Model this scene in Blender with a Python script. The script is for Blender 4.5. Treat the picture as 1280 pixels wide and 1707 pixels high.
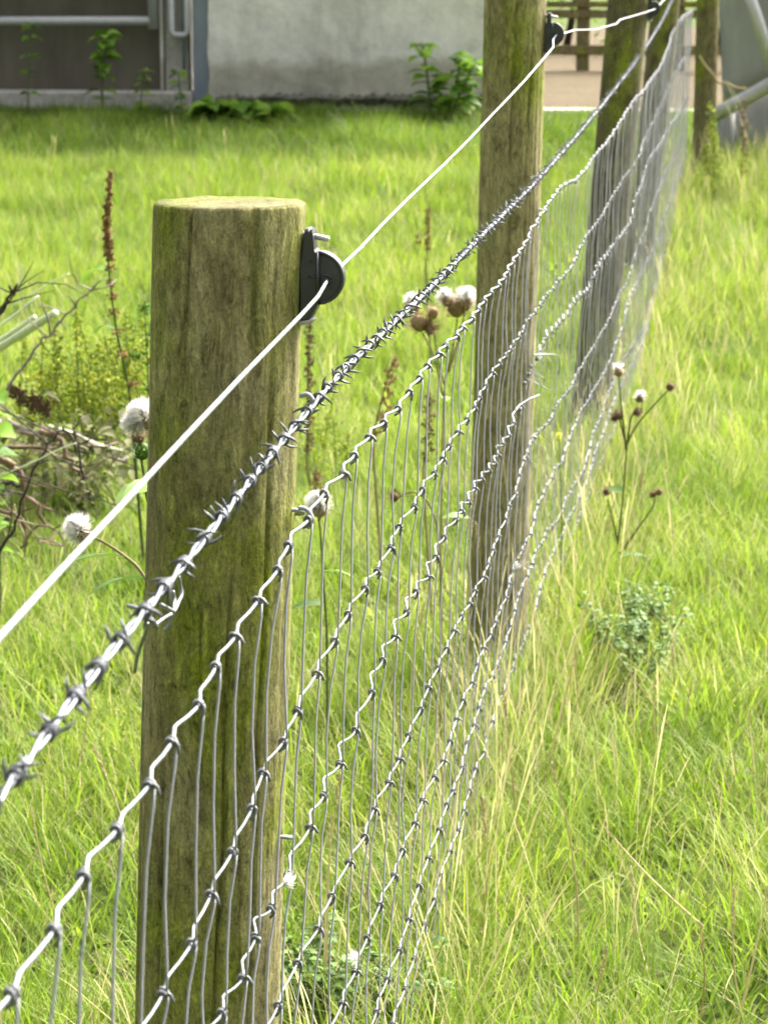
import bpy, math, random
import numpy as np
from mathutils import Vector, Matrix, noise as mnoise
random.seed(7)
S = bpy.context.scene
for o in list(bpy.data.objects): bpy.data.objects.remove(o)
C = S.collection
# ------------------------------------------------------------------ camera
FPX, W0, H0 = 4550.0, 1280.0, 1707.0            # focal length in photo pixels, photo size
VPX, VPY, CAMH = 1200.0, -60.0, 1.5             # the fence line (+Y) vanishes here; eye height
PH = math.atan((H0/2 - VPY)/FPX)
TH = math.atan((VPX - W0/2)/FPX*math.cos(PH))
FWD = Vector((-math.sin(TH)*math.cos(PH), math.cos(TH)*math.cos(PH), -math.sin(PH)))
RGT = Vector((math.cos(TH), math.sin(TH), 0)); UPV = RGT.cross(FWD)
EYE = Vector((0, 0, CAMH))
cd = bpy.data.cameras.new('camera'); cam = bpy.data.objects.new('camera', cd); C.objects.link(cam)
m = Matrix((RGT, UPV, -FWD)).transposed().to_4x4(); m.translation = EYE; cam.matrix_world = m
cd.sensor_fit = 'HORIZONTAL'; cd.sensor_width = 36; cd.lens = 36*FPX/W0
cd.clip_start = 0.05; cd.clip_end = 800
cd.dof.use_dof = True; cd.dof.focus_distance = 2.95; cd.dof.aperture_fstop = 26
S.camera = cam
S.render.resolution_x, S.render.resolution_y = 767, 1024
S.render.engine = 'CYCLES'; cy = S.cycles
cy.max_bounces = 5; cy.diffuse_bounces = 3; cy.glossy_bounces = 2; cy.transmission_bounces = 3; cy.caustics_reflective = False; cy.caustics_refractive = False
# ------------------------------------------------------------------ light
SUN_AZ, SUN_EL = math.radians(32), math.radians(47)    # azimuth from +Y towards +X
w = bpy.data.worlds.new('World'); S.world = w; w.use_nodes = True
nt = w.node_tree; bg = nt.nodes['Background']
sky = nt.nodes.new('ShaderNodeTexSky'); sky.sky_type = 'NISHITA'; sky.sun_disc = False
sky.sun_elevation = SUN_EL; sky.sun_rotation = SUN_AZ; sky.dust_density = 10.0; sky.air_density = .45; sky.ozone_density = 0
hs = nt.nodes.new('ShaderNodeHueSaturation'); hs.inputs['Saturation'].default_value = .35      # thin white cloud
nt.links.new(sky.outputs[0], hs.inputs['Color']); nt.links.new(hs.outputs[0], bg.inputs[0]); bg.inputs[1].default_value = 0.15
sl = bpy.data.lights.new('sun', 'SUN'); sl.energy = 1.25; sl.angle = math.radians(25); sl.color = (1, .95, .84)
so = bpy.data.objects.new('sun', sl); C.objects.link(so)
sd = Vector((math.sin(SUN_AZ)*math.cos(SUN_EL), math.cos(SUN_AZ)*math.cos(SUN_EL), math.sin(SUN_EL)))
so.rotation_euler = sd.to_track_quat('Z', 'Y').to_euler(); so.location = (4, 6, 12)
S.view_settings.view_transform = 'Standard'; S.view_settings.look = 'None'
S.view_settings.exposure = 2.2; S.view_settings.gamma = 1
# ------------------------------------------------------------------ helpers
def ray(px, py): return FWD + RGT*((px - W0/2)/FPX) - UPV*((py - H0/2)/FPX)
def at(px, py, Y):                                # the point at fence-wise distance Y seen at a photo pixel
    r = ray(px, py); return EYE + r*(Y/r.y)
def lerp(a, b, t): return a + (b - a)*t
def interp(tab, x):
    if x <= tab[0][0]: return tab[0][1]
    for (a, b), (c, d) in zip(tab, tab[1:]):
        if x <= c: return b + (d - b)*(x - a)/max(c - a, 1e-9)
    return tab[-1][1]
def nz(x, y=0, z=0): return mnoise.noise(Vector((x, y, z)))
def ground_z(x, y):
    g = 0.0
    if y > 10: g = .056*(min(y, 19.3) - 10)
    k = min(1, max(0, (45 - abs(y))/20))
    if y > 19.45: g -= .15
    return g + k*(.025*nz(x*.7, y*.7, 3) + .012*nz(x*2.3, y*2.3, 8)) - .02
class MB:
    def __init__(s): s.v = []; s.f = []; s.col = []; s.sm = True
    def add(s, vs, fs, c=None):
        b = len(s.v); s.v += [tuple(v) for v in vs]; s.f += [tuple(i + b for i in f) for f in fs]
        s.col += [c or (0, .5, 0, 1)]*len(vs); return s
    def box(s, lo, hi):
        (a, b, c), (d, e, f) = lo, hi
        return s.add([(a,b,c),(d,b,c),(d,e,c),(a,e,c),(a,b,f),(d,b,f),(d,e,f),(a,e,f)],
                     [(3,2,1,0),(4,5,6,7),(0,1,5,4),(1,2,6,5),(2,3,7,6),(3,0,4,7)])
    def tube(s, pts, r, n=6, cap=True, c=None):
        pts = [Vector(p) for p in pts]; k = len(pts)
        if not hasattr(r, '__len__'): r = [r]*k
        vs, fs = [], []; up = None
        for i, p in enumerate(pts):
            t = (pts[min(i+1, k-1)] - pts[max(i-1, 0)]);
            if t.length < 1e-9: t = Vector((0, 0, 1))
            t.normalize()
            if up is None: up = t.orthogonal().normalized()
            else:
                up = up - t*up.dot(t)
                up = up.normalized() if up.length > 1e-6 else t.orthogonal().normalized()
            q = t.cross(up)
            for j in range(n):
                a = 2*math.pi*j/n; vs.append(p + (up*math.cos(a) + q*math.sin(a))*r[i])
        for i in range(k-1):
            for j in range(n):
                a, b = i*n + j, i*n + (j+1) % n; fs.append((a, b, b+n, a+n))
        if cap: fs.append(tuple(range(n-1, -1, -1))); fs.append(tuple(range((k-1)*n, k*n)))
        return s.add(vs, fs, c)
    def ribbon(s, pts, wid, side, c=None, fold=0.0):
        pts = [Vector(p) for p in pts]; k = len(pts); vs, fs = [], []
        if fold:
            for i, p in enumerate(pts):
                t = (pts[min(i+1,k-1)] - pts[max(i-1,0)]); up = side.cross(t)
                up = up.normalized() if up.length > 1e-9 else Vector((0,0,1))
                vs += [p - side*wid[i] + up*wid[i]*fold, p, p + side*wid[i] + up*wid[i]*fold]
            for i in range(k-1):
                a = 3*i; fs += [(a, a+1, a+4, a+3), (a+1, a+2, a+5, a+4)]
        else:
            for i, p in enumerate(pts):
                if i == k-1: vs.append(p)
                else: vs += [p - side*wid[i], p + side*wid[i]]
            for i in range(k-2): a = 2*i; fs.append((a, a+1, a+3, a+2))
            a = 2*(k-2); fs.append((a, a+1, a+2))
        return s.add(vs, fs, c)
    def blob(s, p, rx, rz=None, c=None, ax=None):
        rz = rz or rx; p = Vector(p); z = Vector(ax or (0,0,1)).normalized(); x = z.orthogonal().normalized(); y = z.cross(x)
        return s.add([p+x*rx, p+y*rx, p-x*rx, p-y*rx, p+z*rz, p-z*rz],
                     [(0,1,4),(1,2,4),(2,3,4),(3,0,4),(1,0,5),(2,1,5),(3,2,5),(0,3,5)], c)
    def mesh(s, name, off=Vector((0,0,0)), col=False, smooth=True):
        me = bpy.data.meshes.new(name)
        me.from_pydata([(v[0]-off[0], v[1]-off[1], v[2]-off[2]) for v in s.v], [], s.f)
        if smooth: me.polygons.foreach_set('use_smooth', [True]*len(me.polygons))
        if col:
            at_ = me.color_attributes.new('tint', 'FLOAT_COLOR', 'POINT')
            at_.data.foreach_set('color', [x for c in s.col for x in c])
        me.update(); return me
def thing(name, label, cat, loc=(0,0,0), group=None):
    o = bpy.data.objects.new(name, None); C.objects.link(o); o.location = loc; o.empty_display_size = .05
    o['label'] = label; o['category'] = cat
    if group: o['group'] = group
    return o
def build(name, mb, mat, parent=None, smooth=True, col=False, label=None, cat=None, group=None, kind=None, base=None):
    off = Vector(parent.location) if parent else Vector(base or (0,0,0))
    if parent and parent.parent: off = off + Vector(parent.parent.location)
    me = mb.mesh(name, off, col, smooth); me.materials.append(mat)
    o = bpy.data.objects.new(name, me); C.objects.link(o)
    if parent: o.parent = parent
    else: o.location = off
    if label: o['label'] = label
    if cat: o['category'] = cat
    if group: o['group'] = group
    if kind: o['kind'] = kind
    return o
def link_mesh(name, me, parent, loc, rot=None, scale=None):
    o = bpy.data.objects.new(name, me); C.objects.link(o); o.parent = parent; o.location = loc
    if rot is not None: o.rotation_euler = rot
    if scale is not None: o.scale = scale
    return o
# ------------------------------------------------------------------ materials
class NT:
    def __init__(s, name):
        s.m = bpy.data.materials.new(name); s.m.use_nodes = True; s.t = s.m.node_tree
        s.b = s.t.nodes['Principled BSDF']; s.out = s.t.nodes['Material Output']
    def n(s, typ, **k):
        nd = s.t.nodes.new(typ)
        for a, v in k.items():
            if a.startswith('i_'):
                key = a[2:]; key = int(key) if key.isdigit() else key.replace('_', ' ')
                nd.inputs[key].default_value = v
            else: setattr(nd, a, v)
        return nd
    def l(s, a, b): s.t.links.new(a, b)
    def coord(s, scale=(1,1,1), kind='Object'):
        t = s.n('ShaderNodeTexCoord'); mp = s.n('ShaderNodeMapping'); mp.inputs['Scale'].default_value = scale
        s.l(t.outputs[kind], mp.inputs[0]); return mp.outputs[0]
    def noise(s, vec, scale=5, detail=6, rough=.6, dist=0):
        nd = s.n('ShaderNodeTexNoise', i_Scale=scale, i_Detail=detail, i_Roughness=rough, i_Distortion=dist)
        if vec is not None: s.l(vec, nd.inputs['Vector'])
        return nd.outputs['Fac']
    def ramp(s, fac, stops):
        nd = s.n('ShaderNodeValToRGB'); e = nd.color_ramp.elements
        while len(e) < len(stops): e.new(.5)
        for el, (p, c) in zip(e, stops): el.position = p; el.color = (*c, 1) if len(c) == 3 else c
        s.l(fac, nd.inputs[0]); return nd.outputs['Color']
    def mix(s, f, a, b, typ='MIX'):
        nd = s.n('ShaderNodeMix', data_type='RGBA', blend_type=typ)
        for inp, v in ((nd.inputs[0], f), (nd.inputs[6], a), (nd.inputs[7], b)):
            if hasattr(v, 'is_output') or hasattr(v, 'links'): s.l(v, inp)
            elif hasattr(v, '__len__'): inp.default_value = (*v, 1) if len(v) == 3 else v
            else: inp.default_value = v
        return nd.outputs[2]
    def bump(s, h, strength=.3, dist=.01):
        nd = s.n('ShaderNodeBump', i_Strength=strength, i_Distance=dist); s.l(h, nd.inputs['Height'])
        s.l(nd.outputs[0], s.b.inputs['Normal']); return nd
    def set(s, col=None, rough=.6, metal=0, spec=.5):
        if col is not None:
            if hasattr(col, 'links'): s.l(col, s.b.inputs['Base Color'])
            else: s.b.inputs['Base Color'].default_value = (*col, 1)
        if hasattr(rough, 'links'): s.l(rough, s.b.inputs['Roughness'])
        else: s.b.inputs['Roughness'].default_value = rough
        s.b.inputs['Metallic'].default_value = metal; s.b.inputs['Specular IOR Level'].default_value = spec
        return s.m
    def translucent(s, col, fac):
        tr = s.n('ShaderNodeBsdfTranslucent'); mx = s.n('ShaderNodeMixShader'); mx.inputs[0].default_value = fac
        if hasattr(col, 'links'): s.l(col, tr.inputs[0])
        else: tr.inputs[0].default_value = (*col, 1)
        s.l(s.b.outputs[0], mx.inputs[1]); s.l(tr.outputs[0], mx.inputs[2]); s.l(mx.outputs[0], s.out.inputs[0])
def simple(name, a, b, scale=30, rough=.6, metal=0, spec=.4, bump=0, stretch=(1,1,1), trans=0):
    t = NT(name); f = t.noise(t.coord(stretch), scale)
    c = t.ramp(f, [(.3, a), (.7, b)]); t.set(c, rough, metal, spec)
    if bump: t.bump(f, bump, .004)
    if trans: t.translucent(c, trans)
    return t.m
def mat_wood(name, seed, moss=.5, dark=1.0, knots=()):
    t = NT(name)
    tc = t.n('ShaderNodeTexCoord'); mp = t.n('ShaderNodeMapping'); t.l(tc.outputs['Object'], mp.inputs[0])
    mp.inputs['Location'].default_value = (seed*3.1, seed*1.7, seed)
    wob = t.n('ShaderNodeTexNoise', i_Scale=5.0, i_Detail=3); t.l(mp.outputs[0], wob.inputs['Vector'])
    vm = t.n('ShaderNodeVectorMath', operation='MULTIPLY_ADD'); vm.inputs[1].default_value = (.05, .05, .05)
    t.l(wob.outputs['Color'], vm.inputs[0]); t.l(mp.outputs[0], vm.inputs[2])
    def st(sc):
        q = t.n('ShaderNodeMapping'); q.inputs['Scale'].default_value = sc; t.l(vm.outputs[0], q.inputs[0]); return q.outputs[0]
    grain = t.noise(st((1, 1, .11)), 210, 6, .7)
    streak = t.noise(st((1, 1, .26)), 36, 7, .7)
    blot = t.noise(st((1, 1, .5)), 13, 5, .6)
    big = t.noise(st((1, 1, .45)), 7, 3, .5)
    fine = t.noise(st((1, 1, .6)), 260, 4, .7)
    mott = t.noise(st((1, 1, .4)), 75, 10, .8, .9)
    spk = t.noise(st((1, 1, .8)), 420, 3, .7)
    wood = t.ramp(streak, [(.28, (.12*dark, .105*dark, .050*dark)), (.43, (.225*dark, .198*dark, .092*dark)), (.58, (.31*dark, .275*dark, .138*dark)), (.76, (.42*dark, .38*dark, .22*dark))])
    wood = t.mix(.6, wood, t.ramp(grain, [(.32, (.35, .34, .32)), (.5, (.95, .95, .95)), (.7, (1.45, 1.4, 1.3))]), 'MULTIPLY')
    mossc = t.ramp(fine, [(.3, (.115, .145, .010)), (.7, (.28, .31, .022))])
    mossc = t.mix(.5, mossc, t.ramp(grain, [(.35, (.5, .5, .45)), (.6, (1.15, 1.15, 1.1))]), 'MULTIPLY')
    mf = t.ramp(big, [(.62 - moss*.3, (0, 0, 0)), (.74 - moss*.22, (1, 1, 1))])
    mf2 = t.mix(1.0, mf, t.ramp(blot, [(.34, (.10, .10, .10)), (.56, (.95, .95, .95))]), 'MULTIPLY')
    geo = t.n('ShaderNodeNewGeometry'); sx = t.n('ShaderNodeSeparateXYZ'); t.l(geo.outputs['Normal'], sx.inputs[0])
    topf = t.ramp(sx.outputs[2], [(.6, (0, 0, 0)), (.8, (.32, .32, .32))])       # algae settles on the sawn top
    mf2 = t.mix(1.0, mf2, t.mix(1.0, topf, t.ramp(blot, [(.3, (.2, .2, .2)), (.6, (1, 1, 1))]), 'MULTIPLY'), 'LIGHTEN')
    c = t.mix(mf2, wood, mossc)
    dk = t.ramp(blot, [(.28, (.30, .28, .22)), (.46, (1, 1, 1))])
    c = t.mix(.6, c, dk, 'MULTIPLY')
    c = t.mix(.95, c, t.ramp(mott, [(.36, (.30, .29, .22)), (.46, (.85, .85, .82)), (.56, (1.1, 1.1, 1.06)), (.66, (1.7, 1.65, 1.5))]), 'MULTIPLY')
    c = t.mix(.5, c, t.ramp(spk, [(.35, (.5, .5, .45)), (.55, (1.05, 1.05, 1.05)), (.72, (1.6, 1.6, 1.5))]), 'MULTIPLY')
    crack = t.noise(st((1, 1, .05)), 60, 4, .6); c = t.mix(.45, c, t.ramp(crack, [(.30, (.12, .11, .08)), (.345, (1, 1, 1))]), 'MULTIPLY')
    c = t.mix(1.0, c, t.ramp(sx.outputs[2], [(.6, (1, 1, 1)), (.8, (.66, .65, .58))]), 'MULTIPLY')      # grimy end grain
    sp = t.ramp(fine, [(.30, (.4, .4, .36)), (.42, (1, 1, 1))]); c = t.mix(.6, c, sp, 'MULTIPLY')
    for (kx, ky, kz, kr) in knots:
        q = t.n('ShaderNodeMapping'); q.inputs['Scale'].default_value = (1, 1, .75); t.l(tc.outputs['Object'], q.inputs[0])
        ds = t.n('ShaderNodeVectorMath', operation='DISTANCE'); t.l(q.outputs[0], ds.inputs[0]); ds.inputs[1].default_value = (kx, ky, kz*.75)
        dv = t.n('ShaderNodeMath', operation='MULTIPLY_ADD'); t.l(wob.outputs['Fac'], dv.inputs[0]); dv.inputs[1].default_value = .05; t.l(ds.outputs['Value'], dv.inputs[2])
        sn = t.n('ShaderNodeMath', operation='MULTIPLY'); t.l(dv.outputs[0], sn.inputs[0]); sn.inputs[1].default_value = 1500
        si = t.n('ShaderNodeMath', operation='SINE'); t.l(sn.outputs[0], si.inputs[0])
        rg = t.ramp(si.outputs[0], [(0, (.78, .77, .72)), (.6, (1.05, 1.05, 1.0))])
        k_ = t.n('ShaderNodeMath', operation='DIVIDE'); t.l(ds.outputs['Value'], k_.inputs[0]); k_.inputs[1].default_value = kr
        mk = t.ramp(k_.outputs[0], [(.75, (.85, .85, .85)), (1, (0, 0, 0))]); c = t.mix(mk, c, t.mix(1.0, c, rg, 'MULTIPLY'))
        ct = t.ramp(k_.outputs[0], [(.12, (.5, .48, .42)), (.3, (1, 1, 1))]); c = t.mix(.6, c, ct, 'MULTIPLY')
    t.set(c, .85, 0, .25)
    hgt = t.mix(.45, t.mix(.5, grain, streak), t.mix(.6, mott, fine))
    t.bump(hgt, 1.0, .009); return t.m
M = {}
M['post1'] = mat_wood('weathered_post_wood', 1.3, .80)
M['post2'] = mat_wood('brown_post_wood', 4.2, .50, 1.1)
M['post3'] = mat_wood('dark_post_wood', 7.7, .50, .5)
M['oldwood'] = mat_wood('old_grey_wood', 9.4, .25, .62)
def mat_galv(name, a, b, metal=.55, rough=.42):
    t = NT(name); f = t.noise(t.coord((1,1,1)), 300, 4); g = t.noise(t.coord((1,1,1)), 25, 3)
    c = t.mix(.5, t.ramp(f, [(.3, a), (.7, b)]), t.ramp(g, [(.3, a), (.7, b)])); t.set(c, rough, metal, .5); t.bump(f, .15, .0005); return t.m
M['wire'] = mat_galv('galvanised_wire', (.14, .148, .157), (.30, .312, .325), .7, .42)
M['stay'] = mat_galv('dull_wire', (.23, .235, .245), (.36, .365, .375), .25, .6)
M['knot'] = mat_galv('dark_knot_wire', (.12, .125, .13), (.23, .235, .24), .4, .55)
M['barb'] = mat_galv('dark_barb_wire', (.07, .075, .08), (.16, .165, .175), .5, .5)
M['strand'] = mat_galv('barbed_strand', (.10, .11, .125), (.23, .25, .275), .7, .42)
M['electric'] = mat_galv('bright_wire', (.27, .283, .30), (.40, .413, .43), .5, .42)
M['plastic'] = simple('black_plastic', (.022, .022, .024), (.042, .042, .045), 60, .38, 0, .5, .05)
M['nail'] = mat_galv('nail_steel', (.40, .38, .35), (.58, .56, .53), .5, .45)
def mat_render():
    t = NT('grey_render'); v = t.coord((1,1,1)); a = t.noise(v, 1.6, 5, .65); b = t.noise(v, 14, 6, .7); st = t.noise(t.coord((1, 1, .25)), 4, 4)
    c = t.ramp(a, [(.32, (.42, .405, .36)), (.44, (.66, .64, .565)), (.7, (.82, .795, .71))])
    c = t.mix(.5, c, t.ramp(b, [(.3, (.78, .78, .78)), (.6, (1.12, 1.12, 1.12))]), 'MULTIPLY')
    c = t.mix(.5, c, t.ramp(st, [(.33, (.58, .59, .58)), (.55, (1, 1, 1))]), 'MULTIPLY')
    sepz = t.n('ShaderNodeSeparateXYZ'); t.l(t.coord(), sepz.inputs[0])
    zz = t.n('ShaderNodeMath', operation='MULTIPLY_ADD'); t.l(a, zz.inputs[0]); zz.inputs[1].default_value = -.62; t.l(sepz.outputs[2], zz.inputs[2])
    c = t.mix(1.0, c, t.ramp(zz.outputs[0], [(0, (.62, .61, .55)), (.08, (1, 1, 1))]), 'MULTIPLY')
    t.set(c, .9, 0, .2); t.bump(b, .5, .02); return t.m
M['render'] = mat_render()
M['concrete'] = simple('kerb_concrete', (.26, .25, .21), (.46, .44, .38), 12, .9, 0, .2, .4)
M['rubble'] = simple('dark_rubble', (.06, .065, .045), (.17, .165, .13), 25, .95, 0, .1, .5)
M['darkpanel'] = simple('dark_board', (.085, .075, .052), (.14, .125, .09), 5, .75, 0, .3, .3, (1, 1, .4))
M['steelblue'] = simple('painted_steel', (.15, .18, .21), (.23, .26, .29), 14, .5, .2, .5, .1, (1, 1, .3))
M['gatetube'] = mat_galv('gate_tube_steel', (.34, .345, .34), (.50, .505, .50), .35, .5)
M['sheet'] = simple('weathered_sheet_metal', (.25, .25, .255), (.40, .40, .405), 5, .85, .1, .4, .15, (1, 1, .25))
M['sheetdark'] = simple('dull_sheet_metal', (.16, .165, .17), (.28, .285, .29), 6, .6, .1, .4, .15, (1, 1, .3))
def mat_leaf(name, stops, scale=40, trans=.35, rough=.5):
    t = NT(name); oi = t.n('ShaderNodeAttribute', attribute_name='tint'); f = t.noise(t.coord(), scale, 3)
    sep = t.n('ShaderNodeSeparateColor'); t.l(oi.outputs['Color'], sep.inputs[0])
    mx = t.n('ShaderNodeMath', operation='MULTIPLY_ADD'); t.l(f, mx.inputs[0]); mx.inputs[1].default_value = .45; 
    sb = t.n('ShaderNodeMath', operation='MULTIPLY_ADD'); t.l(sep.outputs[1], sb.inputs[0]); sb.inputs[1].default_value = .8; sb.inputs[2].default_value = -.12
    t.l(sb.outputs[0], mx.inputs[2]); c = t.ramp(mx.outputs[0], stops); t.set(c, rough, 0, .15); t.translucent(c, trans); return t.m
M['nettle'] = mat_leaf('weed_leaf', [(.2, (.07, .16, .015)), (.8, (.24, .40, .05))], 40, .45)
M['lime'] = mat_leaf('yellow_flower', [(.15, (.16, .24, .03)), (.5, (.32, .41, .05)), (.85, (.54, .55, .09))], 40, .5)
M['thleaf'] = mat_leaf('thistle_leaf', [(.2, (.07, .135, .025)), (.8, (.17, .28, .055))])
M['brown'] = mat_leaf('brown_seed', [(.15, (.07, .045, .025)), (.5, (.16, .105, .055)), (.85, (.28, .20, .11))], 80, .1, .8)
M['rust'] = mat_leaf('rust_seed', [(.15, (.12, .06, .022)), (.5, (.24, .125, .05)), (.85, (.38, .24, .11))], 80, .15, .8)
M['tan'] = mat_leaf('tan_bract', [(.15, (.17, .11, .05)), (.5, (.34, .25, .13)), (.85, (.50, .41, .25))], 80, .15, .8)
M['fluff'] = mat_leaf('white_down', [(.1, (.78, .76, .71)), (.6, (.88, .87, .84))], 50, .55, .9)
M['deadleaf'] = mat_leaf('dead_leaf', [(.15, (.055, .06, .02)), (.8, (.18, .19, .075))], 40, .2, .8)
M['stem'] = mat_leaf('green_stem', [(.2, (.05, .085, .02)), (.8, (.14, .17, .05))], 40, .05, .6)
M['drystem'] = mat_leaf('dry_stem', [(.2, (.15, .12, .055)), (.8, (.34, .29, .15))], 40, .05, .7)
M['straw'] = mat_leaf('straw_stalk', [(.15, (.38, .31, .15)), (.8, (.66, .57, .34))], 60, .25, .6)
M['palestick'] = simple('pale_green_stick', (.46, .53, .33), (.66, .71, .50), 40, .55, 0, .4, .1)
M['darktwig'] = simple('dark_twig', (.022, .016, .014), (.055, .042, .034), 60, .75, 0, .3, .4)
M['greytwig'] = simple('grey_twig', (.14, .12, .095), (.30, .26, .21), 60, .7, 0, .3, .3)
M['browntwig'] = simple('reddish_twig', (.08, .05, .032), (.24, .16, .105), 30, .65, 0, .3, .3)
# ------------------------------------------------------------------ ground, yard, kerb
def mat_ground():
    t = NT('turf_soil'); v = t.coord(); a = t.noise(v, 3, 6); b = t.noise(v, 60, 6, .7)
    c = t.ramp(b, [(.3, (.035, .05, .010)), (.55, (.085, .115, .022)), (.75, (.17, .17, .06))])
    c = t.mix(.5, c, t.ramp(a, [(.35, (.6, .7, .6)), (.65, (1.2, 1.2, 1.0))]), 'MULTIPLY'); t.set(c, .95, 0, .1); t.bump(b, .8, .03); return t.m
M['ground'] = mat_ground()
def mat_yard():
    t = NT('straw_strewn_yard'); v = t.coord((1, 3, 1)); a = t.noise(v, 2.2, 6, .65); b = t.noise(v, 28, 6, .75)
    c = t.ramp(b, [(.3, (.06, .044, .024)), (.5, (.135, .105, .062)), (.7, (.25, .205, .125))])
    c = t.mix(.6, c, t.ramp(a, [(.35, (.6, .58, .55)), (.6, (1.1, 1.1, 1.1))]), 'MULTIPLY'); t.set(c, .95, 0, .1); t.bump(b, 1, .03); return t.m
M['yard'] = mat_yard()
xs = [-300, -150, -80, -40, -20, -14] + [-10 + .25*i for i in range(65)] + [9, 14, 25, 50, 100, 200, 300]
ys = [-60, -30, -12, -6, -3] + [-1 + .25*i for i in range(82)] + [19.4, 19.5, 19.75] + [22, 26, 32, 45, 80, 160, 320, 600]
g = MB(); nx = len(xs)
for y in ys:
    for x in xs: g.v.append((x, y, ground_z(x, y))); g.col.append((0,0,0,1))
for j in range(len(ys)-1):
    for i in range(nx-1): a = j*nx + i; g.f.append((a, a+1, a+nx+1, a+nx))
build('ground', g, M['ground'], kind='structure')
YW = 19.3
def pl(px, py, Y=YW): return at(px, py, Y)
def bevbox(lo, hi, b=.012):
    mb = MB(); (x0,y0,z0), (x1,y1,z1) = lo, hi
    def ring(x0,y0,x1,y1,z,b): return [(x0+b,y0,z),(x1-b,y0,z),(x1,y0+b,z),(x1,y1-b,z),(x1-b,y1,z),(x0+b,y1,z),(x0,y1-b,z),(x0,y0+b,z)]
    vs = ring(x0+b,y0+b,x1-b,y1-b,z0,b*.4) + ring(x0,y0,x1,y1,z0+b,b) + ring(x0,y0,x1,y1,z1-b,b) + ring(x0+b,y0+b,x1-b,y1-b,z1,b*.4)
    fs = [tuple(range(7,-1,-1)), tuple(range(24,32))]
    for k in range(3):
        for i in range(8): a = k*8+i; c = k*8+(i+1)%8; fs.append((a, c, c+8, a+8))
    mb.add(vs, fs); return mb
xcol0, xcol1 = pl(326, 100).x, pl(352, 100).x
xwall1 = pl(868, 150).x
kz = pl(150, 151, 19.15).z
k1 = bevbox((-9, 19.12, .3), (xcol0 - .004, 19.40, kz), .015)
build('kerb', k1, M['concrete'], kind='structure', smooth=False)
kz2 = pl(950, 182, 19.15).z
build('kerb', bevbox((xwall1 + .004, 19.12, .3), (9, 19.40, kz2), .015), M['concrete'], kind='structure', smooth=False)
yd = MB(); gy = [YW + .09 + .9*i for i in range(12)] + [34, 45]
xl = [-30 + 1.0*i for i in range(46)]
for y in gy:
    for x in xl: yd.v.append((x, y, kz2 - .012 + .012*nz(x, y, 1))); yd.col.append((0,0,0,1))
for j in range(len(gy)-1):
    for i in range(len(xl)-1): a = j*len(xl)+i; yd.f.append((a, a+1, a+len(xl)+1, a+len(xl)))
build('yard', yd, M['yard'], kind='structure')
# ------------------------------------------------------------------ farm building at the back
def wall_mesh(x0, x1, y0, y1, z0, z1, amp=.018):
    mb = MB(); nxx, nzz = int((x1-x0)/.06)+1, int((z1-z0)/.06)+1; vs = []
    for j in range(nzz+1):
        for i in range(nxx+1):
            x, z = lerp(x0, x1, i/nxx), lerp(z0, z1, j/nzz)
            vs.append((x + (amp*nz(z*6, 2) if i in (0, nxx) else 0), y0 + amp*(nz(x*1.3, z*1.3, 5) + .5*nz(x*6, z*6, 1)), z))
    fs = [(j*(nxx+1)+i, j*(nxx+1)+i+1, (j+1)*(nxx+1)+i+1, (j+1)*(nxx+1)+i) for j in range(nzz) for i in range(nxx)]
    mb.add(vs, fs); mb.box((x0+.02, y0+.03, z0), (x1-.02, y1, z1-.001)); return mb
WTOP = 3.7
bld = thing('farm_building', 'pale grey rendered wall of the farm building at the back', 'building', ((xcol1+xwall1)/2, YW, .5))
build('wall', wall_mesh(xcol1 + .003, xwall1, YW - .12, YW + .2, .3, WTOP), M['render'], bld)
ftr = MB()
for i in range(40):
    x = lerp(xcol1 + .1, xwall1 - .1, i/39); s = .03 + .03*random.random()
    ftr.blob((x, YW - .13, .56 + .02*random.random()), s*1.6, s, ax=(0, .2, 1))
build('rubble_footing', ftr, M['rubble'], bld, smooth=False)
col = MB()   # steel I column
yc = YW - .10
col.box((xcol0, yc, .3), (xcol1, yc + .012, WTOP)); col.box((xcol0, yc + .16, .3), (xcol1, yc + .172, WTOP))
col.box(((xcol0+xcol1)/2 - .006, yc + .013, .3), ((xcol0+xcol1)/2 + .006, yc + .159, WTOP))
build('steel_column', col, M['steelblue'], base=((xcol0+xcol1)/2, yc, .3), smooth=False, label='blue-grey steel column at the left end of the rendered wall', cat='column')
jx0, jx1 = pl(276, 100).x, pl(318, 100).x
build('concrete_jamb', bevbox((jx0, YW - .02, .3), (jx1, YW + .16, WTOP), .02), M['concrete'], base=(jx0, YW, .3), smooth=False, label='mottled concrete jamb between the dark boarding and the steel column', cat='door jamb')
brd = thing('boarded_doorway', 'dark boarded doorway of the shed behind the tubular gate', 'doorway', (pl(130, 100).x, YW + .1, .5))
bx0, bx1 = pl(-260, 100).x, pl(264, 100).x
nb = 6
for i in range(nb):
    a, b = lerp(bx0, bx1, i/nb), lerp(bx0, bx1, (i+1)/nb)
    build('board', bevbox((a, YW + .10, .5), (b - .0005, YW + .14, WTOP), .002), M['darkpanel'], brd, smooth=False)
build('backing', MB().box((bx0 - .3, YW + .15, .3), (bx1 + .3, YW + .2, WTOP)), M['darkpanel'], brd, smooth=False)
build('edge_strip', bevbox((pl(266, 100).x, YW + .02, .4), (pl(272, 100).x, YW + .12, WTOP), .005), M['render'], brd, smooth=False)
gate = thing('field_gate', 'galvanised tubular gate in front of the dark boarding', 'gate', (pl(255, 100).x, YW - .1, .6))
rz = pl(120, 33, YW-.1).z; ex = pl(255, 20, YW-.1).x; rr = .033
for k in range(4):
    build('rail', MB().tube([(bx0, YW-.1, rz + .33*k), ((bx0+ex)/2, YW-.1, rz + .33*k - .006), (ex - .02, YW-.1, rz + .33*k)], rr, 12), M['gatetube'], gate)
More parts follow.
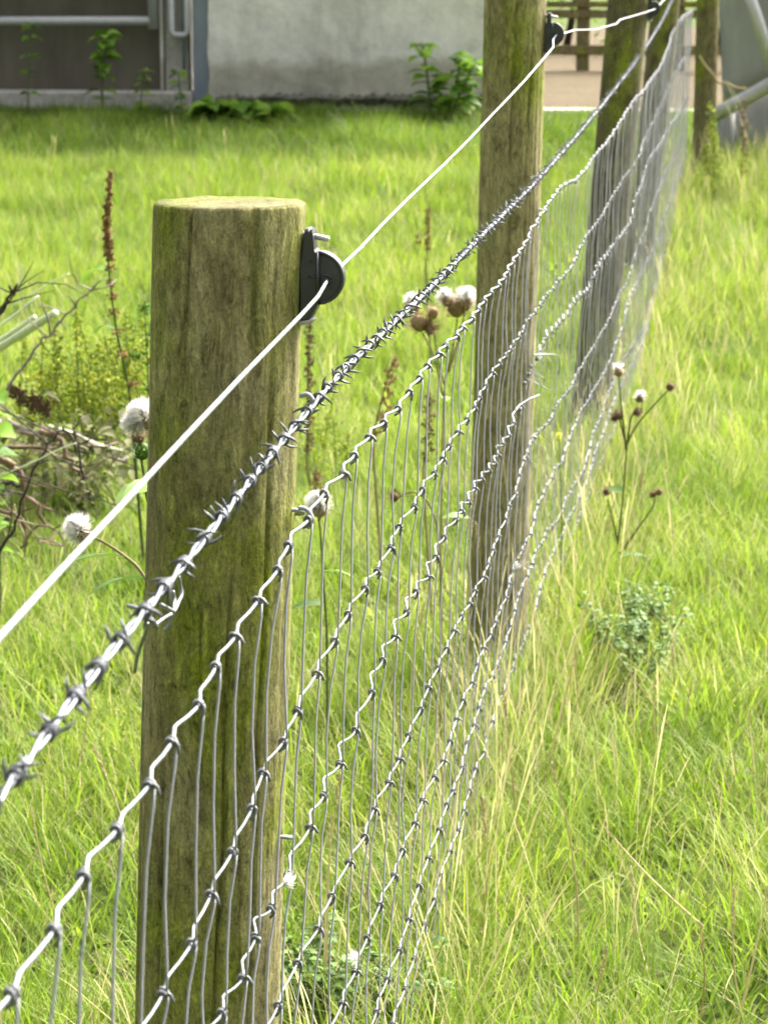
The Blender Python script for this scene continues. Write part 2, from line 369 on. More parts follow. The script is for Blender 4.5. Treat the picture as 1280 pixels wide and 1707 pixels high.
build('end_tube', MB().tube([(ex, YW-.1, rz - .06), (ex, YW-.1, rz + .5), (ex, YW-.1, rz + 1.1)], rr*1.05, 12), M['gatetube'], gate)
la, lb, lz = pl(286, 50, YW-.1).x, pl(313, 50, YW-.1).x, pl(300, 58, YW-.1).z
lat = thing('gate_latch', 'grey U-shaped tube latch hanging beside the gate end', 'latch', ((la+lb)/2, YW-.1, lz))
build('loop', MB().tube([(la, YW-.1, lz+1.1), (la, YW-.1, lz+.03), (la+.02, YW-.1, lz), (lb-.02, YW-.1, lz), (lb, YW-.1, lz+.03), (lb, YW-.1, lz+1.1)], .024, 10), M['gatetube'], lat)
build('pin', MB().tube([((la+lb)/2+.025, YW-.085, lz+1.1), ((la+lb)/2+.025, YW-.085, lz-.28)], .012, 8), M['steelblue'], lat)
# yard rail fence behind
YR = 26.5
yf = thing('rail_fence', 'grey wooden post and rail fence across the straw yard', 'fence', (at(972, 60, YR).x, YR, .58))
for px in (860, 972, 1045, 1130, 1220):
    p = at(px, 60, YR); hw = 11/FPX*YR
    build('post', bevbox((p.x - hw, YR - hw, .5), (p.x + hw, YR + hw, 1.9), .01), M['oldwood'], yf, smooth=False)
for py, th in ((-25, 7), (22, 7), (6, 5), (82, 8)):
    z = at(960, py, YR).z; h = th/FPX*YR
    a = at(700, py, YR).x; b = at(1330, py, YR).x
    build('rail', bevbox((a, YR - .10, z - h), (b, YR - .065, z + h), .006), M['oldwood'], yf, smooth=False)
# ------------------------------------------------------------------ the fence line
ATAB = [(0, .357), (5.6, .357), (8.9, .245), (12.2, .196), (15.5, .146)]
TILT = .028
def fx(Y, z, off=0): return -interp(ATAB, Y) + off - TILT*(1.05 - z)
def on_fence(px, py, off=0):
    r = ray(px, py); lo, hi = .3/r.y, 17/r.y
    def f(t): p = EYE + r*t; return p.x - fx(p.y, p.z, off)
    s0 = f(lo)
    for _ in range(60):
        md = (lo+hi)/2
        if (f(md) > 0) == (s0 > 0): lo = md
        else: hi = md
    return EYE + r*lo
def trace(pts, off=0):
    out = []
    for p in pts:
        q = on_fence(*p, off=off)
        if not out or q.y > out[-1][0] + .01: out.append((q.y, q.z))
    return out
TR = [
 [(0,1682),(35,1630),(100,1527),(164,1429),(223,1339),(271,1264),(318,1190),(356,1125),(395,1067),(428,1005),(455,957),(485,908),(510,865),(540,823),(569,790),(596,756),(623,725),(647,697),(670,670),(689,641),(711,616),(729,593),(780,540),(810,500),(845,455),(880,395),(899,362),(917,337),(931,317),(946,304),(960,302),(972,287),(992,260),(1015,232),(1035,202),(1056,167),(1075,147),(1095,120),(1107,97),(1116,70),(1125,42),(1140,25)],
 [(240,1730),(270,1660),(315,1570),(350,1490),(385,1415),(415,1345),(448,1280),(480,1218),(508,1158),(532,1112),(556,1067),(580,1025),(605,983),(630,950),(648,915),(668,880),(687,848),(703,818),(721,788),(738,763),(755,737),(780,695),(800,663),(813,639),(825,615),(840,593),(854,576),(868,555),(878,538),(890,523),(901,507),(915,488),(930,469),(946,456),(955,440),(966,417),(984,387),(1005,357),(1025,322),(1040,296),(1064,264),(1070,242),(1085,210),(1110,155),(1132,110),(1145,87)],
 [(360,1705),(391,1652),(423,1577),(458,1511),(492,1435),(513,1377),(543,1324),(569,1272),(592,1225),(608,1183),(623,1136),(639,1100),(659,1062),(676,1026),(692,992),(711,963),(726,931),(740,900),(753,871),(776,845),(791,817),(809,789),(828,766),(838,744),(851,720),(858,700),(865,679),(872,640),(888,606),(915,560),(942,530),(960,500),(979,485),(996,450),(1016,420),(1035,397),(1051,372),(1059,335),(1071,307),(1080,270),(1100,242),(1116,212),(1132,190)],
 [(457,1705),(492,1622),(524,1559),(551,1504),(579,1446),(605,1396),(629,1345),(650,1300),(672,1257),(687,1217),(703,1176),(722,1136),(736,1104),(752,1070),(768,1034),(783,1007),(799,974),(814,943),(824,917),(834,890),(841,866),(849,843),(858,820),(864,795),(871,770),(882,750),(888,734),(905,712),(919,698),(925,685),(939,660),(951,649),(963,623),(979,592),(996,567),(1010,543),(1028,499),(1045,470),(1060,417),(1077,380),(1085,345),(1100,310),(1112,280),(1127,257)],
 [(556,1705),(582,1649),(604,1594),(626,1536),(646,1484),(667,1437),(684,1390),(704,1343),(719,1302),(738,1268),(753,1229),(767,1188),(779,1157),(793,1119),(806,1085),(818,1054),(830,1026),(840,1000),(850,972),(859,946),(870,920),(883,892),(891,866),(897,845),(904,827),(916,803),(925,784),(939,768),(946,741),(954,721),(963,695),(979,672),(996,639),(1014,609),(1026,578),(1038,541),(1045,510),(1059,470),(1077,437),(1100,385),(1114,340),(1122,307)],
 [(620,1704),(641,1649),(662,1594),(679,1545),(693,1497),(708,1449),(724,1406),(730,1383),(743,1343),(755,1323),(766,1289),(775,1250),(790,1212),(802,1179),(812,1145),(825,1117),(838,1089),(847,1061),(856,1030),(864,1000),(875,972),(880,955),(892,925),(902,904),(913,885),(930,869),(937,848),(946,827),(960,805),(972,787),(978,770),(986,726),(998,702),(1008,674),(1035,602),(1050,583),(1071,550),(1090,480),(1112,400)],
 [(685,1617),(699,1576),(713,1524),(730,1482),(743,1441),(758,1395),(770,1361),(783,1322),(795,1284),(808,1246),(817,1220),(826,1192),(837,1159),(849,1124),(859,1103),(868,1080),(879,1049),(891,1023),(897,998),(905,970),(913,941),(920,923),(934,895),(948,866),(962,838),(977,803),(1000,735),(1030,650),(1070,570),(1108,440)],
 [(713,1704),(725,1647),(732,1628),(744,1583),(758,1542),(770,1487),(777,1453),(794,1413),(812,1365),(850,1222),(880,1130),(905,1040),(918,1000),(945,915),(975,840),(1000,775),(1040,670),(1075,590),(1105,480)]]
LT = [trace(t) for t in TR]
# stay positions along the fence
P1D = on_fence(510, 865).y
sy = [P1D]; 
while sy[0] > 1.05: sy.insert(0, sy[0] - .0877)
n_near = len(sy)
while sy[-1] < 15.3: sy.append(sy[-1] + (.122 if sy[-1] < 5.6 else .092)*(1 + .06*random.uniform(-1, 1)))
NL = 8
def knot_pos(k, i):
    r = random.Random(k*37 + i*101)
    Y = sy[k] - .031*i*min(1, sy[k]/2.5) + r.uniform(-.003, .003)
    z = interp(LT[i], Y); return Vector((fx(Y, z) + r.uniform(-.003, .003), Y, z))
KN = [[knot_pos(k, i) for i in range(NL)] for k in range(len(sy))]
net = thing('wire_netting', 'galvanised square-mesh stock netting stapled along the row of posts', 'wire netting', (fx(P1D, 0), P1D, 0))
for i in range(NL):
    rad = .0016 if i in (0, 7) else .0013; amp = [.0038, .004, .0085, .003, .0034, .0034, .0034, .0018][i]
    pts = []
    for k in range(len(sy)-1):
        a, b = KN[k][i], KN[k+1][i]; am = amp*random.uniform(.7, 1.3)*(1 if sy[k] > P1D else .85)
        if i == 2 and 5.25 < a.y < 5.5: pass
        for t, h, q in ((0, 0, 0), (.10, .25, .15), (.22, 1.05, 1), (.29, 1.08, .9), (.6, .5, .1), (.88, .0, 0)):
            p = a.lerp(b, t); pts.append(p + Vector((-am*.5*q, 0, am*h)))
    pts.append(KN[-1][i])
    if i == 2:      # third wire is snapped just beyond the second post
        cut = [j for j, p in enumerate(pts) if 5.15 < p.y < 5.75]
        A, B = pts[:cut[0]], pts[cut[-1]+1:]
        e = A[-1]; A += [e + Vector((.01, .03, .012)), e + Vector((.028, .06, .02)), e + Vector((.045, .075, .025))]
        s = B[0]; B = [s + Vector((.03, -.05, -.075)), s + Vector((.012, -.08, -.062)), s + Vector((-.004, -.07, -.045)), s + Vector((-.012, -.06, -.02)), s + Vector((.004, -.03, -.006))] + B
        build('line_wire', MB().tube(A, rad, 6), M['wire'], net); build('line_wire', MB().tube(B, rad, 6), M['wire'], net, label='snapped and curled far half of the third wire')
    else: build('line_wire', MB().tube(pts, rad, 6), M['wire'], net)
tail = [on_fence(889,592), on_fence(900,590)+Vector((.01,0,0)), on_fence(910,591)+Vector((.02,0,0)), on_fence(917,598)+Vector((.02,0,0)), on_fence(922,610)+Vector((.015,0,0)), on_fence(923,624)+Vector((.01,0,0))]
build('loose_wire_end', MB().tube(tail, .0017, 6), M['wire'], net)
# knot : two turns of wire hugging the line wire (wire runs along Y)
def knot_mesh(seed):
    r = random.Random(seed); pts = []
    for j in range(15):
        a = 2*math.pi*1.6*j/14 + r.uniform(-.1, .1); pts.append((.0034*math.cos(a), -.0035 + .007*j/14, .0034*math.sin(a)))
    mb = MB().tube(pts, .00155, 5); mb.tube([(.0034, -.001, .001), (.0042, 0, -.003), (.003, .0005, -.009)], .0015, 5); return mb
kmesh = []
for s_ in range(3):
    me = knot_mesh(s_).mesh('knot'); me.materials.append(M['knot']); kmesh.append(me)
farknots = MB()
for k in range(len(sy)):
    o = thing_loc = KN[k][0]
    mb = MB(); rnd = random.Random(900+k)
    for i in range(NL-1):
        a, b = KN[k][i], KN[k][i+1]
        bx = Vector((rnd.uniform(-.002, .003), rnd.uniform(-.002, .002), 0))
        if rnd.random() < .08: bx *= 3
        L = (a-b).length
        pts = [a + Vector((.003, .002, -.002)), a.lerp(b, .08) + Vector((.003, .002, 0)), a.lerp(b, .3) + bx*.6, a.lerp(b, .62) + bx, a.lerp(b, .92) + Vector((.003, -.002, 0))+bx*.2, b + Vector((.003, -.002, .002))]
        if i in (1, 2) and 5.2 < sy[k] < 5.75: pts[-1] += Vector((rnd.uniform(-.01, .03), rnd.uniform(-.09, .03), rnd.uniform(-.03, .0)))
        mb.tube(pts, .0011, 5)
    me = mb.mesh('stay_wire', o); me.materials.append(M['stay'])
    st = bpy.data.objects.new('stay_wire', me); C.objects.link(st); st.parent = net; st.location = o - Vector(net.location)
    for i in range(NL):
        if 0 <= k < 37:
            link_mesh('knot', kmesh[(k+i) % 3], st, KN[k][i] - o, (rnd.uniform(-.3, .3), rnd.uniform(-1, 1), rnd.uniform(-.25, .25)))
        else:
            c = KN[k][i]; farknots.tube([c + Vector((0, -.004, 0)), c + Vector((.001, 0, .0005)), c + Vector((0, .004, 0))], .0046, 6)
fk = build('knots', farknots, M['knot'], net, kind='stuff')
# ---- posts
def post_mesh(c, r, z0, z1, tilt, seed, dome=.0015, n=56, groove=.0013, cracks=()):
    mb = MB(); rnd = random.Random(seed); rows = int((z1-z0)/.018); vs = []
    def rad(a, z):
        q = seed*11.3; x, y = math.cos(a), math.sin(a)
        v = r*(1 + .018*nz(x*.8+q, y*.8, z*.9) + .012*nz(x*2+q, y*2, z*3))
        v += groove*(nz(x*9+q, y*9, z*1.2) + .6*nz(x*20+q, y*20, z*2.5)) - .0035*max(0, nz(x*6+q, y*6+3, z*.6) - .38)*3
        for (a0, zl, zh, dp, wv) in cracks:
            if zl < z < zh:
                e = math.sin(math.pi*(z-zl)/(zh-zl))**.5; ac = a0 + wv*nz(z*5, a0*3, q)
                dd = (a - ac + math.pi) % (2*math.pi) - math.pi; v -= dp*e*math.exp(-(dd/.022)**2)
        return v
    zs = [z0 + (z1-z0-.012)*j/rows for j in range(rows+1)] + [z1-.007, z1-.003, z1-.0005]
    for j, z in enumerate(zs):
        sh = 1.0 if j <= rows else (.999, .996, .985)[j-rows-1]
        for i in range(n):
            a = 2*math.pi*i/n; q = rad(a, z)*sh; vs.append((c[0] + tilt*(z-1.0) + q*math.cos(a), c[1] + q*math.sin(a), z + (.0015*nz(3*math.cos(a), 3*math.sin(a), seed) if j > rows else 0)))
    R = len(zs); fs = [(j*n+i, j*n+(i+1) % n, (j+1)*n+(i+1) % n, (j+1)*n+i) for j in range(R-1) for i in range(n)]
    b = (R-1)*n
    for q, sc in enumerate((.8, .55, .3)):
        for i in range(n):
            a = 2*math.pi*i/n; e = rad(a, z1)*sc
            vs.append((c[0] + tilt*(z1-1.0) + e*math.cos(a), c[1] + e*math.sin(a), z1 + dome*(1-sc) + .0012*nz(a*1.5, sc*7, seed)))
        nb_ = b + n; fs += [(b+i, b+(i+1) % n, nb_+(i+1) % n, nb_+i) for i in range(n)]; b = nb_
    vs.append((c[0] + tilt*(z1-1.0), c[1], z1 + dome)); fs += [(b+i, b+(i+1) % n, len(vs)-1) for i in range(n)]
    mb.add(vs, fs); return mb
def fit_post(pxl, pxr, py, Y):
    a, b = at(pxl, py, Y), at(pxr, py, Y); return (a + b)/2, (b.x - a.x)/2
posts = []
p1, r1 = fit_post(258, 508, 350, P1D + .03); r1 *= .995
z1top = at(383, 336, P1D + .03).z
t1 = (p1.x - fit_post(219, 471, 1690, P1D + .03)[0].x)/(p1.z - at(345, 1690, P1D+.03).z)
def mk_post(name, label, c, r, top, tilt, mat, seed, staples=(), n=56, cracks=()):
    cx = c.x - tilt*(c.z - 1.0)
    o = build(name, post_mesh((cx, c.y), r, -.25 + max(0, ground_z(c.x, c.y)), top, tilt, seed, n=n, cracks=cracks), mat, base=(cx, c.y, ground_z(cx, c.y)), label=label, cat='fence post', group='round wooden posts of the wire fence')
    for (z, len_) in staples:
        X = cx + tilt*(z-1) + r; w_ = .012
        s = MB().tube([(X-.02, c.y - w_, z+.004), (X+.004, c.y - w_, z+.004), (X+.0075, c.y - w_*.5, z+.002), (X+.0085, c.y, z), (X+.0075, c.y + w_*.5, z-.002), (X+.004, c.y + w_, z-.004), (X-.02, c.y + w_, z-.004)], .0021, 6)
        build('staple', s, M['stay'], o)
    return o
stp = lambda Y, rows: [(interp(LT[i], Y), 0) for i in rows]
g1 = ground_z(p1.x - t1*(p1.z - 1.0), p1.y)
def on_post1(px, py):
    q = at(px, py, p1.y - r1*.9); return (q.x - (p1.x - t1*(p1.z - 1.0)), q.y - p1.y, q.z - g1)
M['post1'] = mat_wood('weathered_post_wood', 1.3, .78, 1.05, [(*on_post1(325, 1432), .015), (*on_post1(440, 560), .022)])
post_a = mk_post('fence_post', 'thick mossy round post nearest the viewer, its sawn top showing', p1, r1, z1top, t1, M['post1'], 1, stp(P1D+.03, (0, 2, 4, 6)), 200,
    [(-1.95, 1.12, 1.32, .006, .05), (-1.25, .35, 1.02, .007, .12), (-2.2, .5, .85, .004, .1), (-.75, .3, 1.25, .005, .1), (-1.6, .75, .98, .004, .08), (-1.05, 1.15, 1.32, .005, .04), (-1.75, .2, .55, .005, .08)])
Y2 = on_fence(907, 380).y - .02
p2, r2 = fit_post(804, 907, 120, Y2); t2 = (p2.x - fit_post(781, 884, 900, Y2)[0].x)/(p2.z - at(832, 900, Y2).z)
post_b = mk_post('fence_post', 'brown streaked round post, second along the fence, holding a black insulator', p2, r2, 1.62, t2, M['post2'], 2, stp(Y2, (0, 3, 5, 7)), 140, [(-1.5, .5, 1.5, .007, .12), (-2.1, .2, 1.1, .005, .1), (-.9, .7, 1.6, .006, .1), (-1.2, .1, .7, .005, .1)])
Y3 = 8.9
p3, r3 = fit_post(1008, 1076, 60, Y3); t3 = (p3.x - fit_post(966, 1034, 520, Y3)[0].x)/(p3.z - at(1000, 520, Y3).z)
post_c = mk_post('fence_post', 'dark leaning post, third along the fence, behind the netting', p3, r3, 1.60, t3, M['post3'], 3, stp(Y3, (0, 3, 7)))
Y4 = 12.2
p4, r4 = fit_post(1080, 1127, 60, Y4)
post_d = mk_post('fence_post', 'greenish post, fourth along the fence, close behind the dark leaning one', p4, r4, 1.66, .085, M['post3'], 4)
Y5 = 15.5
p5, r5 = fit_post(1158, 1196, 100, Y5)
post_e = mk_post('fence_post', 'farthest fence post where the netting ends, beside the grey metal sheet', p5, r5, 1.80, .006, M['oldwood'], 5)
# ---- insulators
def insulator(name, label, px, py, post, Y, X0, wz):
    # X0: face of the post, wz: wire height; plate lies against the post, half-disc lug sticks out towards +X
    t = thing(name, label, 'insulator', (X0, Y, wz), 'black ring insulators on the posts')
    def prism(prof, y0, y1, bev=.002):
        mb = MB(); n = len(prof); cxm = sum(p[0] for p in prof)/n; czm = sum(p[1] for p in prof)/n
        rings = []
        for yy, sc in ((y0, .94), (y0+bev, 1), (y1-bev, 1), (y1, .94)):
            rings.append([(X0 + cxm + (p[0]-cxm)*sc, Y + yy, wz + czm + (p[1]-czm)*sc) for p in prof])
        vs = sum(rings, []); fs = [tuple(range(n)), tuple(range(4*n-1, 3*n-1, -1))]
        for k in range(3):
            for i in range(n): a = k*n+i; b = k*n+(i+1) % n; fs.append((b, a, a+n, b+n))
        mb.add(vs, fs); return mb
    u = 1/1000
    plate = [(1, -38), (9, -38), (13, -30), (16, -24), (18, -10), (18, 20), (14, 27), (13, 42), (12, 45.5), (9.5, 44), (8.5, 45.5), (5, 45), (4, 30), (1, 12)]
    build('plate', prism([(a*u, b*u) for a, b in plate], -.013, .013), M['plastic'], t, smooth=False)
    arc = [(.0162 + .0235*math.cos(a), .0015 + .0235*math.sin(a)) for a in [math.radians(-90 + 180*i/16) for i in range(17)]]
    lug = build('lug', prism(arc, -.010, .010, .003), M['plastic'], t, smooth=False)
    rim = MB().tube([(X0 + x, Y - .0095, wz + z) for x, z in [(.0162 + .0225*math.cos(a), .0015 + .0225*math.sin(a)) for a in [math.radians(-88 + 176*i/18) for i in range(19)]]], .0019, 6)
    build('rim', rim, M['plastic'], lug)
    build('rib', MB().tube([(X0+.0165, Y-.0135, wz-.022), (X0+.0168, Y-.0142, wz), (X0+.0165, Y-.0135, wz+.025)], .0014, 6).tube([(X0+.010, Y-.0135, wz+.017), (X0+.0165, Y-.014, wz+.0165)], .0009, 5).tube([(X0+.009, Y-.0135, wz+.003), (X0+.0165, Y-.014, wz+.002)], .0009, 5), M['plastic'], t)
    build('hole_collar', MB().tube([(X0+.024+.0045*math.cos(a), Y-.0102, wz+.0045*math.sin(a)) for a in [2*math.pi*i/12 for i in range(13)]], .0012, 5), M['plastic'], t)
    build('nail', MB().tube([(X0-.02, Y, wz+.041), (X0+.004, Y, wz+.0395), (X0+.020, Y-.002, wz+.0365), (X0+.0255, Y-.003, wz+.0355), (X0+.0262, Y-.003, wz+.0354)], [.0026, .0026, .0026, .0026, .0018], 8), M['nail'], t)
    build('nail', MB().tube([(X0-.02, Y-.004, wz-.040), (X0+.004, Y-.010, wz-.0385), (X0+.010, Y-.010, wz-.0365), (X0+.0135, Y-.008, wz-.034)], .0026, 8), M['nail'], t)
    return t
def post_face(c, r, tilt, z): return c.x + tilt*(z - c.z) + r
Yi1 = p1.y
zi1 = at(550, 464, Yi1).z; X1 = post_face(p1, r1, t1, zi1)
insulator('wire_insulator', 'black plastic insulator on the nearest mossy post', 550, 464, 1, Yi1, X1 - .001, zi1)
zi2 = at(940, 57, Y2).z; X2 = post_face(p2, r2, t2, zi2)
insulator('wire_insulator', 'black plastic insulator on the brown second post at the top', 940, 57, 2, Y2, X2 - .001, zi2)
zi3 = at(1094, 14, Y3).z; X3 = post_face(p3, r3, t3, zi3)
insulator('wire_insulator', 'small dark insulator on the leaning third post at the top edge', 1094, 14, 3, Y3, X3 - .001, zi3)
# ---- electric wire
h1, h2, h3 = Vector((X1+.024, Yi1, zi1)), Vector((X2+.024, Y2, zi2)), Vector((X3+.024, Y3, zi3))
def ewire(px, py): return on_fence(px, py, off=.022)
near = []
for px, py in ((-420, 1530), (-160, 1237), (0, 1062), (100, 952), (205, 840), (300, 737), (400, 630), (500, 527), (530, 494)): near.append(ewire(px, py))
mid = [ewire(*p) for p in ((600, 414), (640, 371), (680, 331), (740, 274), (780, 234), (819, 192), (847, 163), (875, 133), (900, 104), (922, 78))]
far = [h2 + Vector((.004, .03, -.001)), lerp(h2, h3, .12) + Vector((0, 0, .0)), lerp(h2, h3, .3) + Vector((0, 0, -.012)), lerp(h2, h3, .5) + Vector((0,0,-.012)), lerp(h2, h3, .53) + Vector((0,0,-.004)), lerp(h2, h3, .8) + Vector((0,0,-.003))]
ew = near + [h1 + Vector((0, -.012, -.001)), h1 + Vector((0, .02, .001))] + mid + [h2 + Vector((-.006, -.03, -.009)), h2 + Vector((-.001, -.018, -.001)), h2] + far + [h3, h3 + Vector((.03, 1.6, .05)), h3 + Vector((.06, 3.3, .1))]
def catmull(pts, n=6):
    out = []
    for i in range(len(pts)-1):
        p0, p1_, p2_, p3_ = pts[max(i-1,0)], pts[i], pts[i+1], pts[min(i+2, len(pts)-1)]
        for j in range(n):
            t = j/n; out.append(.5*((2*p1_) + (-p0+p2_)*t + (2*p0-5*p1_+4*p2_-p3_)*t*t + (-p0+3*p1_-3*p2_+p3_)*t**3))
    out.append(pts[-1]); return out
EWR = .0016
build('electric_wire', MB().tube(ew, EWR, 8), M['electric'], base=h1, label='plain bright electric fence wire running through the black insulators', cat='wire')
# ---- barbed wire
BP = [(-60,1410),(0,1325),(70,1240),(125,1157),(170,1105),(215,1050),(250,1008),(290,960),(340,903),(380,845),(430,785),(465,742),(500,700),(530,662),(565,622),(600,590),(640,551),(680,515),(720,480),(760,434),(800,393),(850,346),(880,318),(930,262),(970,216),(1010,166),(1055,112),(1090,60),(1115,15),(1126,-12)]
bw = [on_fence(px, py, off=.004) for px, py in BP]
bw = [bw[0] + (bw[0]-bw[1])*1.5] + bw + [Vector((fx(15.4, 1.5)+.004, 15.4, 1.62))]
for _ in range(2): bw = [bw[0]] + [bw[i-1]*.25 + bw[i]*.5 + bw[i+1]*.25 for i in range(1, len(bw)-1)] + [bw[-1]]
bc = catmull(bw, 10)
bt = thing('barbed_wire', 'two-strand barbed wire with many sharp barbs above the netting', 'barbed wire', bw[5])
cum = [0]
for a, b in zip(bc, bc[1:]): cum.append(cum[-1] + (b-a).length)
def along(s):
    lo, hi = 0, len(cum)-2
    while lo < hi:
        md = (lo+hi+1)//2
        if cum[md] <= s: lo = md
        else: hi = md-1
    t = (s-cum[lo])/max(cum[lo+1]-cum[lo], 1e-9); a, b = bc[lo], bc[lo+1]
    return a.lerp(b, t), (b-a).normalized()
TOT = cum[-1]; s1, s2 = [], []; s = 0
while s < TOT:
    p, t = along(s); u_ = t.cross(Vector((0,0,1))).normalized(); v_ = u_.cross(t); a = s/.055*2*math.pi*.5
    d = (u_*math.cos(a) + v_*math.sin(a))*.00165; s1.append(p+d); s2.append(p-d)
    s += .006 if p.y < 6 else .02
for q in (s1, s2): build('strand', MB().tube(q, .0015, 6), M['strand'], bt)
def barb_mesh(seed):
    r = random.Random(seed); mb = MB()
    for h in range(2):
        pts = []; a0 = r.uniform(0, 6.28); turns = 1.6; y0 = -.006 + .006*h; R = .0043
        for j in range(15):
            a = a0 + 2*math.pi*turns*j/14; pts.append(Vector((R*math.cos(a), y0 + .0055*j/14, R*math.sin(a))))
        tg = (pts[0]-pts[1]).normalized(); te = (pts[-1]-pts[-2]).normalized()
        L1, L2 = r.uniform(.008, .013), r.uniform(.008, .013); j1 = Vector((r.uniform(-.3,.3), r.uniform(-.4,.4), r.uniform(-.3,.3)))
        pts = [pts[0] + (tg + j1*.6).normalized()*L1, pts[0] + tg*L1*.5] + pts + [pts[-1] + te*L2*.5, pts[-1] + (te - j1*.6).normalized()*L2]
        mb.tube(pts, [.0004] + [.0012]*(len(pts)-2) + [.0004], 5)
    me = mb.mesh('barb'); me.materials.append(M['barb']); return me
bms = [barb_mesh(s_) for s_ in range(6)]
s = .03; kb = 0
while s < TOT - .02:
    p, t = along(s)
    q = t.to_track_quat('Y', 'Z').to_euler()
    ob = bpy.data.objects.new('barb', bms[kb % 6]); C.objects.link(ob); ob.parent = bt
    ob.matrix_local = Matrix.Translation(p - Vector(bt.location)) @ t.to_track_quat('Y', 'Z').to_matrix().to_4x4() @ Matrix.Rotation(random.uniform(0, 6.28), 4, 'Y')
    kb += 1; s += (.064 if p.y < 7 else .07)*random.uniform(.8, 1.2)
# ---- wire tie on the near post, wrapped ends
wt = thing('wire_tie', 'twisted pale tie wire with loose ends below the barbed wire on the nearest post', 'wire', at(250, 1020, 1.95))
def tie(pts, Y=2.02, r=.0016): build('end', MB().tube(catmull([at(px, py, Y + dy) for px, py, dy in pts], 4), r, 6), M['wire'], wt)
tie([(225,1120,.1),(228,1098,.06),(236,1072,.02),(243,1055,0),(246,1040,-.02)])
tie([(256,1044,-.03),(272,1032,-.01),(288,1022,0),(297,1005,.02),(303,990,.03),(300,975,.03),(298,962,.02)])
tie([(274,1052,0),(282,1042,0),(286,1030,0),(289,1018,0),(291,1000,.01),(288,985,.01)])
tie([(214,1010,-.05),(230,1015,-.06),(250,1030,-.06),(262,1046,-.05)], r=.0019)
tie([(268,1008,-.04),(278,1013,-.03),(290,1020,-.02)], r=.0016)
s = MB().tube(catmull([at(px, py, P1D + .01) + Vector((.002, 0, 0)) for px, py in ((496, 660), (508, 657), (516, 664), (519, 676), (514, 686), (503, 690))], 4), .0024, 6)
build('staple', s, M['stay'], post_a)
s = MB().tube(catmull([at(px, py, P1D + .0) for px, py in ((497, 847), (508, 848), (516, 855), (520, 868), (512, 880))], 4), .0024, 6)
build('staple', s, M['stay'], post_a)

# ------------------------------------------------------------------ grass
def mat_grass():
    t = NT('grass_blades'); a = t.n('ShaderNodeAttribute', attribute_name='tint'); sep = t.n('ShaderNodeSeparateColor'); t.l(a.outputs['Color'], sep.inputs[0])
    geo = t.n('ShaderNodeNewGeometry')
    big = t.n('ShaderNodeTexNoise', i_Scale=1.1, i_Detail=4.0); t.l(geo.outputs['Position'], big.inputs['Vector'])
    f3 = t.n('ShaderNodeMath', operation='MULTIPLY_ADD'); t.l(big.outputs['Fac'], f3.inputs[0]); f3.inputs[1].default_value = 1.0; f3.inputs[2].default_value = -.36
    f2 = t.n('ShaderNodeMath', operation='MULTIPLY_ADD'); t.l(sep.outputs[1], f2.inputs[0]); f2.inputs[1].default_value = .75; t.l(f3.outputs[0], f2.inputs[2])
    green = t.ramp(f2.outputs[0], [(.0, (.040, .088, .008)), (.35, (.112, .205, .012)), (.68, (.200, .292, .022)), (.95, (.33, .365, .06))])
    dry = t.ramp(f2.outputs[0], [(.1, (.30, .25, .10)), (.9, (.60, .53, .30))])
    c = t.mix(sep.outputs[0], green, dry); t.set(c, .6, 0, .22)
    tc = t.mix(sep.outputs[0], t.mix(1.0, c, (1.15, 1.2, .75), 'MULTIPLY'), c); t.translucent(tc, .42); return t.m
M['grass'] = mat_grass()
# kinds: blades, root radius, length, half width, lean, share of dry blades, curl
GK = {'short': (64, .09, .115, .0017, .7, .035, 1.2), 'arch': (50, .10, .17, .0019, .7, .07, 1.5), 'pale': (52, .10, .16, .0013, .65, .20, 1.2),
      'dry': (24, .11, .22, .0012, 1.05, .85, 1.0), 'broad': (40, .08, .085, .0028, .85, .03, 1.5), 'leafy': (16, .07, .065, .0065, 1.0, .02, 1.3), 'stalk': (5, .08, .32, .00075, .42, 1.0, .5)}
GN_ = list(GK); rng = np.random.default_rng(5)
random.seed(11); centres = {k: [] for k in GN_}
def addtuft(x, y, kind, sc): centres[kind].append((x, y, ground_z(x, y), sc, random.random()*(1 if y < 16.2 else .3) - (0 if y < 16.2 else .75)))  # tufts near the wall: lusher green, darkened further to paint in its shade
pc = [(p.x, p.y, r) for p, r in ((p1, r1), (p2, r2), (p3, r3), (p4, r4), (p5, r5))]
inpost = lambda x, y, e: any((x-a)**2 + (y-b)**2 < (c+e)**2 for a, b, c in pc)
y = 2.4; ch = random.choice
